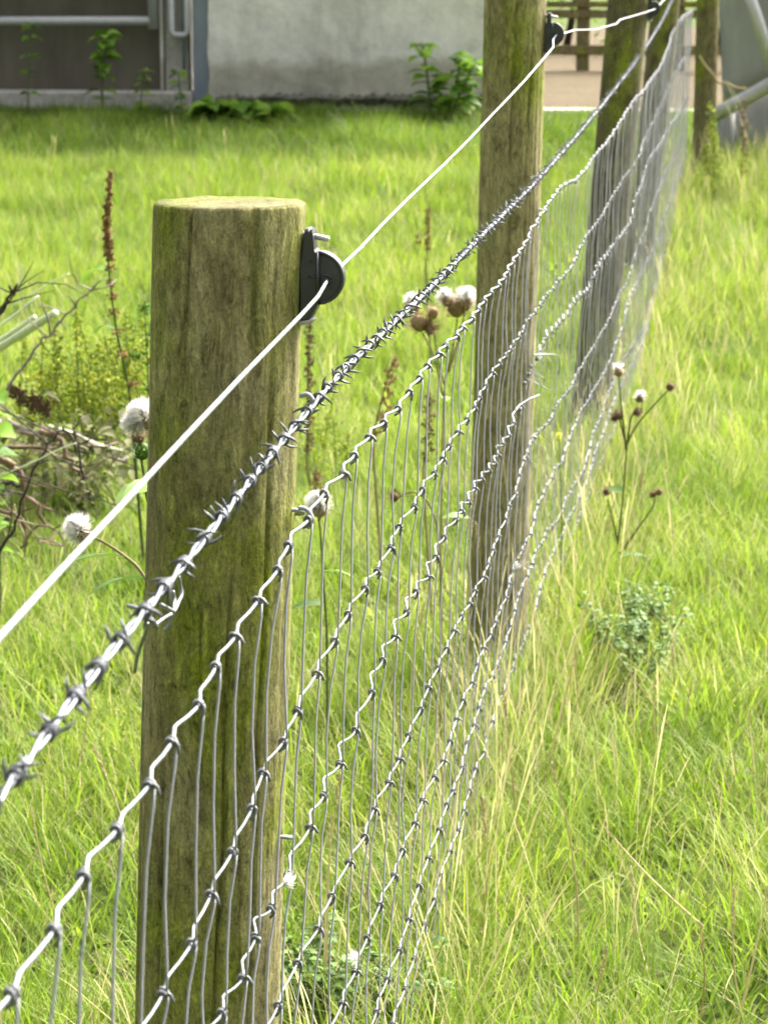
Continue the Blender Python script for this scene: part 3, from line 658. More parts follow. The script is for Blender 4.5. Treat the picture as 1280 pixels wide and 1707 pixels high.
while y < 19.1:
    dy = .1; x0, x1 = -(.285*y + 1.5), .05*y + 1.7
    for _ in range(int((155 if y < 8 else 125)*dy*(x1-x0) + random.random())):
        x, yy = random.uniform(x0, x1), y + dy*random.random()
        if inpost(x, yy, .015): continue
        fd = abs(x + interp(ATAB, yy)); n1 = nz(x*.9, yy*.9, 20); n2 = nz(x*2.2, yy*2.2, 40); r = random.random()
        sc = 1 + .25*n2 + random.uniform(-.2, .25)
        if fd < .22: k = ch(('arch','arch','pale','pale','dry','short','short')); sc *= 1.1
        elif x > -.3:
            if n1 > .15: k = ch(('pale','pale','short','short','arch','dry'))
            elif r < .62: k = 'short'
            elif r < .86: k = ch(('arch','arch','broad'))
            else: k = ch(('pale','dry'))
            if yy > 10.5: k = ch(('pale','pale','dry','stalk','arch')); sc *= 1.25
            elif yy > 8: k = ch(('pale','pale','short','short','arch')); sc *= 1.05
        elif yy < 8: k = ch(('short','short','broad','arch')) if r < .72 else ch(('pale','pale','dry'))
        elif yy < 16.3 + .8*n1: k = ch(('pale','pale','pale','short','short','arch'))
        else: k = ch(('short','short','arch','arch','broad'))
        if k != 'stalk' and nz(x*1.9, yy*1.9, 61) > .22 and random.random() < .55: k = 'leafy'; sc = random.uniform(.8, 1.3)
        if yy > 14 and nz(x*1.6, yy*1.1, 77) > .12: sc *= 1.5
        if yy > 18.0: sc *= .62
        elif random.random() < (.15 if -.15 < x + interp(ATAB, yy) < .30 and yy < 10 else (.035 if yy < 16.3 else 0)): k = 'stalk'
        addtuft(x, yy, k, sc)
    y += dy
for _ in range(620):     # longer growth right under the netting
    yy = random.uniform(2.6, 15.4); x = -interp(ATAB, yy) + random.gauss(0, .07)
    if inpost(x, yy, .01): continue
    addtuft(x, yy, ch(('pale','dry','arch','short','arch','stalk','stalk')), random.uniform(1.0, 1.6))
GV, GF, GC, gbase = [], [], [], 0
for kind in GN_:
    nb_, R_, L_, wd_, lean_, pd_, curl_ = GK[kind]; cs = np.array(centres[kind])
    for far in (False, True):
        c = cs[(cs[:, 1] >= 9) == far]
        if not len(c): continue
        n = nb_ if not far else max(2, int(nb_*.62)); c = np.repeat(c, n, 0); N = len(c); segs = 4 if kind == 'stalk' else (2 if far else 3); U = lambda a, b_: rng.uniform(a, b_, N)
        a, rr = U(0, 6.283), R_*np.sqrt(U(0, 1)); P = np.stack([c[:, 0] + rr*np.cos(a), c[:, 1] + rr*np.sin(a), c[:, 2] - .012], 1)
        d = U(0, 6.283); D = np.stack([np.cos(d), np.sin(d), 0*d], 1); sd_ = d + 1.571 + U(-.6, .6); SD = np.stack([np.cos(sd_), np.sin(sd_), 0*d], 1)
        dry = np.where(U(0, 1) < pd_, U(.7, 1), U(0, .14)); L = L_*c[:, 3]*U(.45, 1.12); wd = wd_*U(.6, 1.25)*np.where(dry > .5, .7, 1)*(1.35 if far else 1)
        ang, cv = lean_*U(.3, 1), curl_*U(.15, 1.1); prof = {2: (1, .75), 3: (.9, 1, .62), 4: (.9, .9, .9, 3.0)}[segs]; V = []
        for s_ in range(segs+1):
            if s_ < segs: V += [P - SD*(wd*prof[s_])[:, None], P + SD*(wd*prof[s_])[:, None]]
            else: V.append(P)
            aa = ang + cv*(s_/segs)**1.4; st_ = L/segs*(.55 if segs == 4 and s_ == 3 else 1); P = P + (D*np.sin(aa)[:, None] + np.array([0, 0, 1])*np.cos(aa)[:, None])*st_[:, None]
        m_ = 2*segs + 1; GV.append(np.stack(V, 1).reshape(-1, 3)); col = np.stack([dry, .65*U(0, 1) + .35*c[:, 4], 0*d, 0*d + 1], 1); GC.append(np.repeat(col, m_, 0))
        T = []
        for s_ in range(segs-1): q = 2*s_; T += [(q, q+1, q+3), (q, q+3, q+2)]
        T.append((2*segs-2, 2*segs-1, 2*segs)); T = np.array(T); GF.append((T[None] + (gbase + np.arange(N)*m_)[:, None, None]).reshape(-1, 3)); gbase += N*m_
GV, GF, GC = np.concatenate(GV), np.concatenate(GF), np.concatenate(GC)
me = bpy.data.meshes.new('grass'); me.vertices.add(len(GV)); me.vertices.foreach_set('co', GV.astype(np.float32).ravel())
me.loops.add(GF.size); me.loops.foreach_set('vertex_index', GF.astype(np.int32).ravel())
me.polygons.add(len(GF)); me.polygons.foreach_set('loop_start', np.arange(0, GF.size, 3, dtype=np.int32)); me.polygons.foreach_set('use_smooth', np.ones(len(GF), dtype=bool))
me.update(calc_edges=True); at_ = me.color_attributes.new('tint', 'FLOAT_COLOR', 'POINT'); at_.data.foreach_set('color', GC.astype(np.float32).ravel())
me.materials.append(M['grass']); print('grass triangles', len(GF))
go = bpy.data.objects.new('grass', me); C.objects.link(go); go['kind'] = 'stuff'; go['label'] = 'lush yellow-green meadow grass covering the field on both sides'; go['category'] = 'grass'
# ------------------------------------------------------------------ plant builders
def on_ground(px, py):
    r = ray(px, py); t = 1.5/-r.z
    for _ in range(30):
        p = EYE + r*t; t += (p.z - ground_z(p.x, p.y))/-r.z*.8
    return EYE + r*t
def tint(rnd, a=0, b=1): return (0, rnd.uniform(a, b), 0, 1)
def leaf(mb, base, d, L, wd, droop, rnd, c=None, fold=.25, lob=False):
    d = Vector(d).normalized(); side = d.cross(Vector((0,0,1))); side = side.normalized() if side.length > 1e-4 else Vector((1,0,0))
    p = Vector(base); pts = []; k = 6
    for i in range(k):
        pts.append(p.copy()); d = (d + Vector((0, 0, -droop/k))).normalized(); p = p + d*(L/(k-1))
    prof = (.18, .75, 1, .82, .45, .04); side = (side + Vector((0, 0, rnd.uniform(-.5, .5)))).normalized(); lob = True
    wid = [wd*q*(rnd.uniform(.75, 1.2) if lob else 1) for q in prof]
    mb.ribbon(pts, wid, side, c or tint(rnd), fold)
def stemtube(pts, r0, r1, n=6):
    pts = catmull([Vector(p) for p in pts], 4); k = len(pts); return MB().tube(pts, [lerp(r0, r1, i/(k-1)) for i in range(k)], n)
# grass stalks with seed heads
def stalk(label, group, base, top, head, hr, mat=None, seed=0, r=.0016):
    rnd = random.Random(seed); base, top = Vector(base), Vector(top); L = (top-base).length
    bow = Vector((rnd.uniform(-1, 1), rnd.uniform(-1, 1), 0))*L*.05
    path = catmull([base, base.lerp(top, .35) + bow, base.lerp(top, .7) + bow*.9, top], 5)
    o = thing('grass_stalk', label, 'grass stalk', base, group)
    k = len(path); mb = MB().tube(path, [lerp(r*1.3, r*.6, i/(k-1)) for i in range(k)], 5, c=tint(rnd)); build('stem', mb, mat or M['straw'], o, col=True)
    ax = (top - path[-4]).normalized(); a = top - ax*head*.2; hm = MB(); n = int(head/.0032)
    for i in range(n):
        t = i/(n-1); rad = hr*(math.sin(math.pi*min(1, t*.92+.08))**.6)
        for j in range(3):
            q = rnd.uniform(0, 6.28); ox = ax.orthogonal().normalized(); oy = ax.cross(ox)
            e = (ox*math.cos(q) + oy*math.sin(q))
            hm.blob(a + ax*(head*t) + e*rad*.6, hr*.42, .0042, tint(rnd), ax + e*.5)
    build('seed_head', hm, mat or M['straw'], o, col=True, smooth=False)
ST = [ # top px, base px, head length, head radius
 ((927,1299),(963,1616),.035,.0028),((1055,1490),(1085,1640),.05,.0026),((1171,1578),(1158,1735),.045,.003),((1002,1623),(990,1760),.06,.0034),((1222,1537),(1236,1700),.06,.003),((1280,1477),(1226,1720),.07,.0026),
 ((865,1320),(985,1450),.03,.002),((1021,1395),(1190,1560),.03,.002),((1035,1100),(1180,1290),.05,.002),((843,1189),(876,1475),.06,.0036),((957,1100),(893,1350),.04,.002),((1014,875),(930,1215),.06,.0024),
 ((1067,808),(1020,990),.045,.0036),((1090,1160),(1100,1290),.04,.0024),((1150,1155),(1140,1260),.03,.003),((172,1283),(215,1420),.06,.003),((1120,1030),(1128,1180),.05,.002),((1250,1210),(1262,1345),.04,.002),((60,1390),(105,1560),.05,.002),((150,1150),(120,1330),.04,.002)]
STL = ['slender stalk with pale seed head standing below and right of the netting foot', 'brown-headed stalk in the lower middle of the right-hand meadow', 'straw stalk with plump head near the lower right, second from the frame edge', 'stout pale seed head rising at the bottom edge right of the netting', 'brown-headed stalk close to the lower right corner', 'long bare stalk leaning in at the lower right frame edge', 'stalk bent low to the right at the netting foot', 'thin dry stalk lying slantwise across the lower meadow', 'long dry stalk slanting down through the middle of the right-hand meadow', 'thick-headed stalk standing just right of the netting below the second post', 'tall stalk leaning right from the netting foot below the second post', 'tallest stalk in the right-hand meadow, leaning right above the bluish weeds', 'stalk with white seed head left of the withered thistle foot', 'short stalk among the grass below the bluish weeds', 'short crooked stalk with pale head right of the bluish weeds', 'brown-headed stalk standing left of the nearest post, low down', 'thin upright stalk rising from the bluish weeds', 'thin stalk near the right frame edge at mid height of the meadow', 'thin dry stalk at the lower left under the barbed wire', 'thin dry stalk left of the nearest post beneath the barbed wire']
for i, (tp, bp, hl, hr) in enumerate(ST):
    b = on_ground(*bp); stalk(STL[i], 'loose grass stalks in the meadow', b, at(tp[0], tp[1], b.y + random.uniform(-.06, .06)), hl, hr, seed=i)
STF = [((785,880),(778,1230),.09,.0048),((797,904),(858,1215),.05,.004),((903,765),(893,905),.04,.004),((822,930),(800,1210),.05,.003),((870,945),(905,1210),.03,.003),((812,690),(790,1150),.05,.003),((838,760),(812,1190),.05,.003),((880,800),(860,1100),.05,.003),((745,900),(760,1240),.05,.003),((560,1340),(545,1730),.06,.003),((613,1480),(600,1740),.06,.0035),((430+120,1400),(540,1735),.05,.002),((1040,560),(1030,740),.06,.005),((1005,700),(985,830),.06,.004),((1110,420),(1112,530),.06,.005),((1085,500),(1080,610),.06,.004),((660,1010),(690,1330),.05,.003),((700,1040),(690,1290),.05,.003),((770,1270),(790,1480),.04,.003),((730,1210),(740,1420),.04,.003),((808,1380),(792,1600),.06,.004)]
STFL = ['wheat-like straw stalk in front of the left side of the second post', 'bent straw seed head leaning left across the second post', 'short white seed head just right of the second post', 'thin stalk up the middle of the second post, low down', 'curved straw stalk arching right of the second post foot', 'tallest straw stalk against the second post', 'straw stalk along the right half of the second post', 'stalk at the right edge of the second post', 'straw stalk left of the second post behind the netting', 'long straw stalk near the lower edge between netting wires', 'plump brown seed head low in the netting near the lower edge', 'thin bare stalk beside the long one near the lower edge', 'pale stalk against the leaning third post', 'short pale stalk left of the leaning third post foot', 'pale stalk right of the fourth post at the netting', 'short pale stalk between the third and fourth posts', 'thin stalk through the netting midway between the first two posts', 'leaning stalk through the netting left of the second post foot', 'low stalk through the netting below the second post', 'low leaning stalk left below the second post', 'fuzzy stalk right beside the bottom netting wire']
for i, (tp, bp, hl, hr) in enumerate(STF):
    b = on_ground(*bp); stalk(STFL[i], 'dry stalks along the netting', b, at(tp[0], tp[1], b.y + random.uniform(-.05, .05)), hl, hr, seed=50+i)
# dock spikes
def dock(label, path, Y, whorls, size, mat, stemmat, name='dock_plant', dense=14, seed=0, leaves=()):
    rnd = random.Random(seed); pts = [at(px, py, Y) for px, py in path]; g0 = Vector((pts[-1].x + .02, Y + .03, ground_z(pts[-1].x, Y)))
    o = thing(name, label, 'dock plant', g0)
    pp = catmull(pts + [pts[-1].lerp(g0, .5), g0], 5); k = len(pp)
    build('stem', MB().tube(pp, [lerp(.0016, .0045, i/(k-1)) for i in range(k)], 6, c=tint(rnd)), stemmat, o, col=True)
    for (px, py, s) in whorls:
        c = at(px, py, Y); mb = MB()
        for j in range(dense):
            e = Vector((rnd.gauss(0, 1), rnd.gauss(0, 1), rnd.gauss(0, .55))).normalized()
            q = c + e*size*s*rnd.uniform(.45, 1); mb.blob(q, size*.24*rnd.uniform(.7, 1.2), size*.31, tint(rnd), (rnd.gauss(0,1), rnd.gauss(0,1), rnd.gauss(0,1)))
            if rnd.random() < .4: mb.tube([c, q], .0006, 3, c=tint(rnd))
        build('seed_cluster', mb, mat, o, col=True, smooth=False)
    for (bx_, by_, tx, ty, wd) in leaves:
        a, b = at(bx_, by_, Y), at(tx, ty, Y); mb = MB(); md_ = (a+b)/2 + Vector((0, 0, (a-b).length*.28))
        pa = catmull([a, md_, b], 5); kk = len(pa); mb.ribbon(pa, [wd*math.sin(math.pi*(i+.3)/kk) for i in range(kk)], Vector((.35, .9, .2)).normalized(), tint(rnd, .2, .6), .4); build('leaf', mb, M['nettle'], o, col=True)
    return o
w1 = []
for i in range(26):
    t = i/25; w1.append((lerp(184, 177, min(1, t*1.6)) + 2*math.sin(i*2.3) + (max(0, t-.6))*14, lerp(287, 432, t), lerp(.28, .72, min(1, t*1.5))))
w1 += [(184,445,.9),(186,471,.9),(187,493,1.05),(191,520,1.05),(194,553,.95),(204,590,.95),(222,640,.8)]
dock('tall rust-brown dock seed spike rising left of the nearest post', [(184,285),(178,360),(180,430),(186,490),(195,555),(205,600),(215,650),(219,690)], 6.6, w1, .0165, M['rust'], M['stem'], dense=16, seed=1, leaves=((180,452,137,478,.022), (190,548,158,556,.013)))
dock('shorter green dock spike half hidden behind the nearest post', [(241,500),(243,560),(247,620),(249,690)], 6.8, [(241,510,.9),(240,520,1.1),(250,540,.9),(252,556,1),(250,572,1),(246,590,1.1),(248,604,.8),(230,592,.7),(222,590,.6),(246,650,.9)], .0165, M['nettle'], M['stem'], seed=2)
dock('thin brown dock spike in the meadow right of the nearest insulator', [(713,345),(714,380),(712,420),(710,450)], 10, [(713,350+7*i,.8) for i in range(10)] + [(697,393,.9),(697,402,.9)], .016, M['rust'], M['drystem'], seed=3)
dock('dark brown dock spike showing at the right edge of the nearest post', [(517,520),(514,600),(512,700),(512,780)], 7.4, [(516+3*math.sin(i*1.7), 525+9*i, .8) for i in range(26)], .0145, M['brown'], M['drystem'], seed=4)
dock('reddish faded dock plant between the first two posts', [(655,600),(640,650),(628,700),(622,740)], 6.5, [(655-1.3*i+6*math.sin(i*2), 600+8*i, .9) for i in range(16)], .0125, M['rust'], M['drystem'], seed=5)
dock('dark brown dock spike seen through the netting before the second post', [(716,640),(714,700),(708,760),(706,800)], 6.0, [(714+5*math.sin(i*1.9), 660+8*i, .9) for i in range(14)], .012, M['brown'], M['drystem'], seed=6)
dock('short red-tinged dock behind the white thistle head', [(528,775),(526,800),(524,830)], 7.3, [(527+3*math.sin(i*2.1), 790+5*i, .9) for i in range(8)], .014, M['rust'], M['drystem'], seed=7)
dock('red-brown dock stem in front of the grey metal sheet', [(1240,165),(1239,220),(1236,280),(1230,330)], 14.6, [(1240+3*math.sin(i*2), 168+9*i, .75) for i in range(14)], .018, M['rust'], M['drystem'], seed=8)
# thistles
def thhead(o, c, ax, s, fl, rnd, mat='tan', white=True):
    ax = Vector(ax).normalized(); x = ax.orthogonal().normalized(); y_ = ax.cross(x); mb = MB(); c = Vector(c)
    prof = [(-.9, .25), (-.6, .75), (-.1, .95), (.4, .8), (.75, .5)]; n = 10; vs, fs = [], []
    for h, r in prof:
        for j in range(n):
            a = 6.283*j/n; vs.append(c + ax*h*s + (x*math.cos(a) + y_*math.sin(a))*r*s*.8*rnd.uniform(.9, 1.1))
    for i in range(len(prof)-1):
        for j in range(n): a = i*n+j; b = i*n+(j+1) % n; fs.append((a, b, b+n, a+n))
    fs.append(tuple(range(n-1, -1, -1))); fs.append(tuple(range((len(prof)-1)*n, len(prof)*n))); mb.add(vs, fs, tint(rnd, .2, .6))
    for _ in range(150):
        a = rnd.uniform(0, 6.28); h = rnd.uniform(-.8, .8); e = x*math.cos(a) + y_*math.sin(a); b = c + ax*h*s + e*s*.65
        tip = b + (e*.8 + ax*rnd.uniform(.1, .9))*s*rnd.uniform(.4, 1.0); sd_ = e.cross(ax).normalized()
        mb.ribbon([b, (b+tip)/2 + e*s*.05, tip], [s*.06, s*.045, 0], sd_, tint(rnd))
    build('seed_head', mb, M[mat], o, col=True)
    if fl:
        fm = MB()
        fm.blob(c + ax*s*.8, s*.75, s*.75, tint(rnd, .5, 1), ax)
        for _ in range(int(fl*4)):
            a = rnd.uniform(0, 6.28); th = abs(rnd.gauss(0, .95)); th = min(th, 1.9); e = x*math.cos(a) + y_*math.sin(a); d = ax*math.cos(th) + e*math.sin(th)
            L_ = s*rnd.uniform(1.0, 1.75); b = c + ax*s*.35; d2 = (d + Vector((rnd.gauss(0,.2), rnd.gauss(0,.2), rnd.gauss(0,.2)))).normalized(); sd_ = d.orthogonal().normalized()
            sd_ = (sd_*math.cos(a) + d.cross(sd_)*math.sin(a)); fm.ribbon([b, b + d*L_*.6, b + d*L_*.6 + d2*L_*.45], [s*.02, s*.03, 0], sd_, tint(rnd))
        build('white_down', fm, M['fluff'], o, col=True)
def thistle(label, Y, heads, stems, seed, stemmat='drystem', leaves=0, root=None):
    rnd = random.Random(seed); rt = root or stems[0][-1]; b = at(rt[0], rt[1], Y); g0 = Vector((b.x, Y, ground_z(b.x, Y))); o = thing('thistle', label, 'thistle', g0)
    for q, st_ in enumerate(stems):
        pts = [at(px, py, Y) for px, py in st_]
        if q == 0: pts.append(g0)
        build('stem', stemtube(pts, .0019, .0028), M[stemmat], o, col=True)
    for (px, py, ax, s, fl, mt) in heads: thhead(o, at(px, py, Y), ax, s, fl, rnd, mt)
    if leaves:
        for j in range(leaves//3):
            st_ = stems[0]; pts = [at(px, py, Y) for px, py in st_] + [g0]; t = rnd.uniform(.25, .95)*(len(pts)-1); i = min(int(t), len(pts)-2); p = pts[i].lerp(pts[i+1], t-i)
            a = rnd.uniform(0, 6.28); mb = MB(); leaf(mb, p, (math.cos(a), math.sin(a), .35), rnd.uniform(.06, .13), .014, .9, rnd, lob=True); build('leaf', mb, M['thleaf'], o, col=True)
    return o
thistle('white fluffy thistle head peeking out left of the nearest post', 3.4, [(248,700,(-.75,-.2,.6),.0165,420,'tan'),(228,708,(-.6,-.5,.2),.012,220,'tan')], [[(252,712),(262,760),(270,860),(275,1000)]], 1, 'stem', 6)
thistle('fluffy thistle head with brown bracts hanging by the electric wire', 3.3, [(138,888,(-.55,-.35,.62),.0145,420,'tan')], [[(150,893),(175,905),(205,925),(235,953),(262,1010),(270,1100)]], 2, 'drystem', 8)
thistle('pink-white thistle head just right of the nearest post', 4.9, [(533,848,(-.1,-.35,.95),.019,480,'tan')], [[(531,862),(535,900),(540,980),(545,1080)]], 3, 'stem', 7)
thistle('cluster of tan thistle heads with white down beside the second post', 6.2, [(760,512,(-.2,-.3,.9),.027,0,'tan'),(775,505,(.2,-.2,.9),.022,150,'tan'),(745,500,(-.4,-.2,.85),.017,100,'tan'),(698,538,(-.6,-.3,.6),.025,0,'tan'),(690,508,(-.4,-.2,.8),.017,120,'tan'),(722,522,(.3,-.2,.9),.016,0,'tan'),(716,545,(.4,-.4,.2),.017,0,'brown')], [[(762,530),(755,580),(742,640),(738,720),(735,900)],[(700,550),(722,590),(738,660)],[(722,535),(728,590),(740,640)],[(775,520),(766,560),(748,620)]], 4, 'drystem', 9)
thistle('withered brown thistle with forked stem in the right-hand meadow', 6.6, [(1031,620,(-.2,-.2,.95),.014,40,'tan'),(1066,664,(.3,-.2,.9),.012,80,'brown'),(1062,688,(.3,-.2,.2),.011,0,'brown'),(1031,692,(-.8,-.3,.3),.013,0,'brown'),(1024,697,(-.9,-.2,.1),.010,0,'brown'),(1117,645,(.7,-.2,.7),.012,0,'brown'),(1011,820,(-.4,-.2,.9),.011,0,'brown'),(1088,824,(-.5,-.2,.8),.010,0,'brown'),(1099,820,(.5,-.2,.9),.010,0,'brown')],
  [[(1045,735),(1042,780),(1036,850),(1028,920),(1024,960)],[(1112,652),(1090,675),(1060,710),(1045,740)],[(1064,678),(1052,695),(1046,735)],[(1031,628),(1036,680),(1043,745)],[(1032,697),(1038,720),(1044,750)],[(1012,832),(1022,870),(1030,905)],[(1092,830),(1085,850),(1060,885),(1032,925)]], 5, 'stem', 6)
thistle('small brown seed head on a thin stem seen through the netting', 5.0, [(657,828,(-.4,-.3,.7),.011,0,'brown')], [[(660,832),(690,820),(720,850),(735,950)]], 6, 'drystem', 2)
thistle('dark drooping thistle bud in shadow left of the nearest post', 3.5, [(231,725,(-.1,-.3,.9),.012,0,'brown'),(238,752,(.1,-.3,.8),.014,0,'thleaf')], [[(236,768),(245,830),(255,950)]], 7, 'stem', 4)
# yellow foamy flower plants
def foam(name, label, cat, spots, Y, n, s, mat, seed, spread=.02, h=1.0):
    rnd = random.Random(seed); c0 = at(spots[0][0], spots[0][1], Y); g0 = Vector((c0.x, Y, ground_z(c0.x, Y))); o = thing(name, label, cat, g0); sm = MB()
    for (px, py, tx, ty) in spots:
        mb = MB(); yy = Y + rnd.uniform(-.25, .25); a, b = at(px, py, yy), at(tx, ty, yy); g1 = Vector((lerp(g0.x, a.x, .6), yy, ground_z(a.x, yy))); sm.tube(catmull([g1, a, b], 4), .0014, 4, c=tint(rnd))
        for _ in range(n):
            t = rnd.random(); p = a.lerp(b, t) + Vector((rnd.gauss(0, 1), rnd.gauss(0, 1), rnd.gauss(0, .8)))*spread*(1.15-t)
            mb.blob(p, s*rnd.uniform(.5, 1.2), s*rnd.uniform(.5, 1.3), tint(rnd), (rnd.gauss(0,1), rnd.gauss(0,1), rnd.gauss(0,1)))
        mb.tube([a, b], .001, 4, c=tint(rnd)); build('flower_spray', mb, M[mat], o, col=True, smooth=False, kind='stuff')
    build('stem', sm, M['stem'], o, col=True); return o
rnd = random.Random(3); sp = []
for i in range(42): px = rnd.uniform(30, 215); sp.append((px, 700 + rnd.uniform(-15, 15), px + rnd.uniform(-22, 22), rnd.uniform(545, 665)))
foam('flowering_weed', 'bushy yellow-green flowering plant over the brush pile', 'wild plant', sp, 7.5, 95, .0052, 'lime', 4, .032)
sp = [(px + 4, 690, px + rnd.uniform(-10, 10), py) for px, py in ((215,520),(225,540),(205,560),(235,530),(222,580),(212,600),(240,570),(230,610),(170,560),(168,575),(130,500),(128,520))]
foam('flowering_weed', 'yellow-green flower sprays just left of the nearest post', 'wild plant', sp, 7.6, 130, .005, 'lime', 5, .026)
sp = [(540, 780, 545, 690), (525, 780, 522, 680), (560, 790, 556, 700), (515, 760, 512, 650), (575, 800, 580, 720), (535, 770, 560, 640)]
foam('flowering_weed', 'yellow-green flowering weed right behind the nearest post', 'wild plant', sp, 7.8, 80, .0045, 'lime', 6, .03)
sp = [(1190, 300, 1183, 165), (1193, 290, 1188, 180), (1188, 300, 1192, 215), (1180, 300, 1176, 240)]
foam('flowering_weed', 'tall yellow-orange flowering weed beside the farthest post', 'wild plant', sp, 14.6, 110, .008, 'lime', 7, .03)
for q, (px, py, nm) in enumerate(((950,434,'tiny yellow flower behind the netting near the third post'), (931,726,'single small yellow flower low in the netting'))):
    Yf = 9.0 if q == 0 else 6.0; c = at(px, py, Yf); o = thing('yellow_flower', nm, 'flower', (c.x, Yf, ground_z(c.x, Yf)))
    mb = MB()
    for j in range(10): a = .628*j; mb.ribbon([c, c + Vector((math.cos(a), -.2, math.sin(a)))*.005, c + Vector((math.cos(a), -.3, math.sin(a)))*.008], [.001, .002, 0], Vector((-math.sin(a), 0, math.cos(a))), (0, 1.3, 0, 1))
    mb.blob(c, .0035, c=(0, 1, 0, 1)); build('petals', mb, M['lime'], o, col=True); build('stem', stemtube([c, (c.x+.01, Yf, c.z*.5), (c.x, Yf, ground_z(c.x, Yf))], .001, .0014), M['stem'], o, col=True)
# leafy weeds
def leafy(label, path, Y, nl, L_, wd, mat, seed, name='leafy_weed', droop=1.3, base=True, sz=None):
    nl = int(nl*1.7); wd *= 1.35; L_ *= 1.15
    rnd = random.Random(seed); pts = [at(px, py, Y) for px, py in path]; b = pts[-1]; g0 = Vector((b.x, Y, ground_z(b.x, Y))); o = thing(name, label, 'weed', g0)
    if base: pts.append(g0)
    build('stem', stemtube(pts, .0022*L_/.05, .0035*L_/.05), M['stem'], o, col=True); cp = catmull(pts, 6)
    for i in range(nl):
        t = i/nl*.9; p = cp[int(t*(len(cp)-1))]; a0 = rnd.uniform(0, 3.14)
        for h in (0, 3.14):
            mb = MB(); a = a0 + h; leaf(mb, p, (math.cos(a), math.sin(a), .45), L_*rnd.uniform(.7, 1.2)*(.55 + .45*math.sin(math.pi*(.15+.8*t))), wd*rnd.uniform(.8, 1.2), droop, rnd); build('leaf', mb, M[mat], o, col=True)
    return o
YB = 18.7
leafy('leafy green nettle standing before the dark boarded doorway', [(178,55),(176,85),(170,130)], YB, 9, .13, .032, 'nettle', 1)
leafy('spindly weed with a green tip at the far left before the dark boards', [(54,42),(52,70),(47,145)], YB, 4, .09, .02, 'nettle', 2)
leafy('green nettle against the rendered wall near the second post', [(704,74),(710,110),(716,165)], YB, 8, .14, .035, 'nettle', 3)
leafy('broad-leaved nettle against the wall touching the second post', [(770,92),(762,130),(750,170)], YB, 8, .17, .04, 'nettle', 4)
leafy('second stem of nettle close to the second post', [(790,105),(775,140),(760,172)], YB-.15, 6, .15, .035, 'nettle', 14)
leafy('weed with seed tip growing before the concrete jamb', [(243,115),(238,140),(234,178)], YB, 6, .08, .015, 'nettle', 5)
leafy('weed with orange flower growing before the steel column', [(297,118),(300,150),(304,185)], YB, 7, .09, .018, 'nettle', 6)
for i, (px, py, lb) in enumerate(((355,180,'low leafy weed at the foot of the steel column'),(398,182,'low leafy weed at the foot of the wall, left clump'),(452,190,'low leafy weed at the foot of the wall, right clump'))):
    leafy(lb, [(px, py - 8), (px+4, py+22)], 18.4, 9, .20, .06, 'nettle', 20+i, droop=1.6)
leafy('large green leaves at the left edge above the twigs', [(-14,640),(-12,720),(-8,800)], 6.0, 5, .065, .022, 'nettle', 9)
leafy('pale green leaves low at the left edge among the twigs', [(-10,800),(-6,850),(-2,900)], 6.1, 4, .05, .015, 'nettle', 10)
rnd = random.Random(44)
def patch(lab, n, px0, px1, py0, py1, grp, seed, L_=.019):
    for i in range(n):
        b = on_ground(rnd.uniform(px0, px1), rnd.uniform(py0, py1)); h = rnd.uniform(.12, .18); o = thing('clover_plant', lab, 'weed', b, grp); lm, sm = MB(), MB()
        for s_ in range(14):
            a = rnd.uniform(0, 6.28); tip = b + Vector((math.cos(a)*h*.4, math.sin(a)*h*.4, h*rnd.uniform(.6, 1.1))); sm.tube([b, b.lerp(tip, .5) + Vector((0, 0, .02)), tip], .0009, 4, c=tint(rnd))
            for k in range(14):
                p = b.lerp(tip, rnd.uniform(.45, 1)); q = rnd.uniform(0, 6.28); leaf(lm, p, (math.cos(q), math.sin(q), .3), L_*rnd.uniform(.6, 1.2), L_*.33, .9, rnd)
        build('leaves', lm, M['thleaf'], o, col=True); build('stems', sm, M['stem'], o, col=True)
patch('bluish green small-leaved weed nearest the netting in the right-hand meadow', 1, 1005, 1015, 1110, 1120, 'weeds in the right-hand meadow', 1)
patch('bluish green small-leaved weed, tallest of the meadow clump', 1, 1045, 1055, 1090, 1100, 'weeds in the right-hand meadow', 1)
patch('bluish green small-leaved weed at the right of the meadow clump', 1, 1095, 1105, 1120, 1130, 'weeds in the right-hand meadow', 1)
patch('bluish green small-leaved weed at the front of the meadow clump', 1, 1060, 1070, 1155, 1165, 'weeds in the right-hand meadow', 1)
patch('bluish green small-leaved weed at the back of the meadow clump', 1, 1070, 1080, 1050, 1060, 'weeds in the right-hand meadow', 1)
patch('leafy weed at the right foot of the nearest post', 1, 485, 495, 1690, 1700, 'weeds under the near netting', 2)
patch('leafy weed under the netting at the lower edge, left of the long straw stalk', 1, 515, 525, 1740, 1750, 'weeds under the near netting', 2)
patch('leafy weed under the netting at the lower edge, right of the long straw stalk', 1, 575, 585, 1735, 1745, 'weeds under the near netting', 2)
patch('leafy weed at the bottom edge beside the lowest netting wires', 1, 675, 685, 1745, 1755, 'weeds under the near netting', 2)
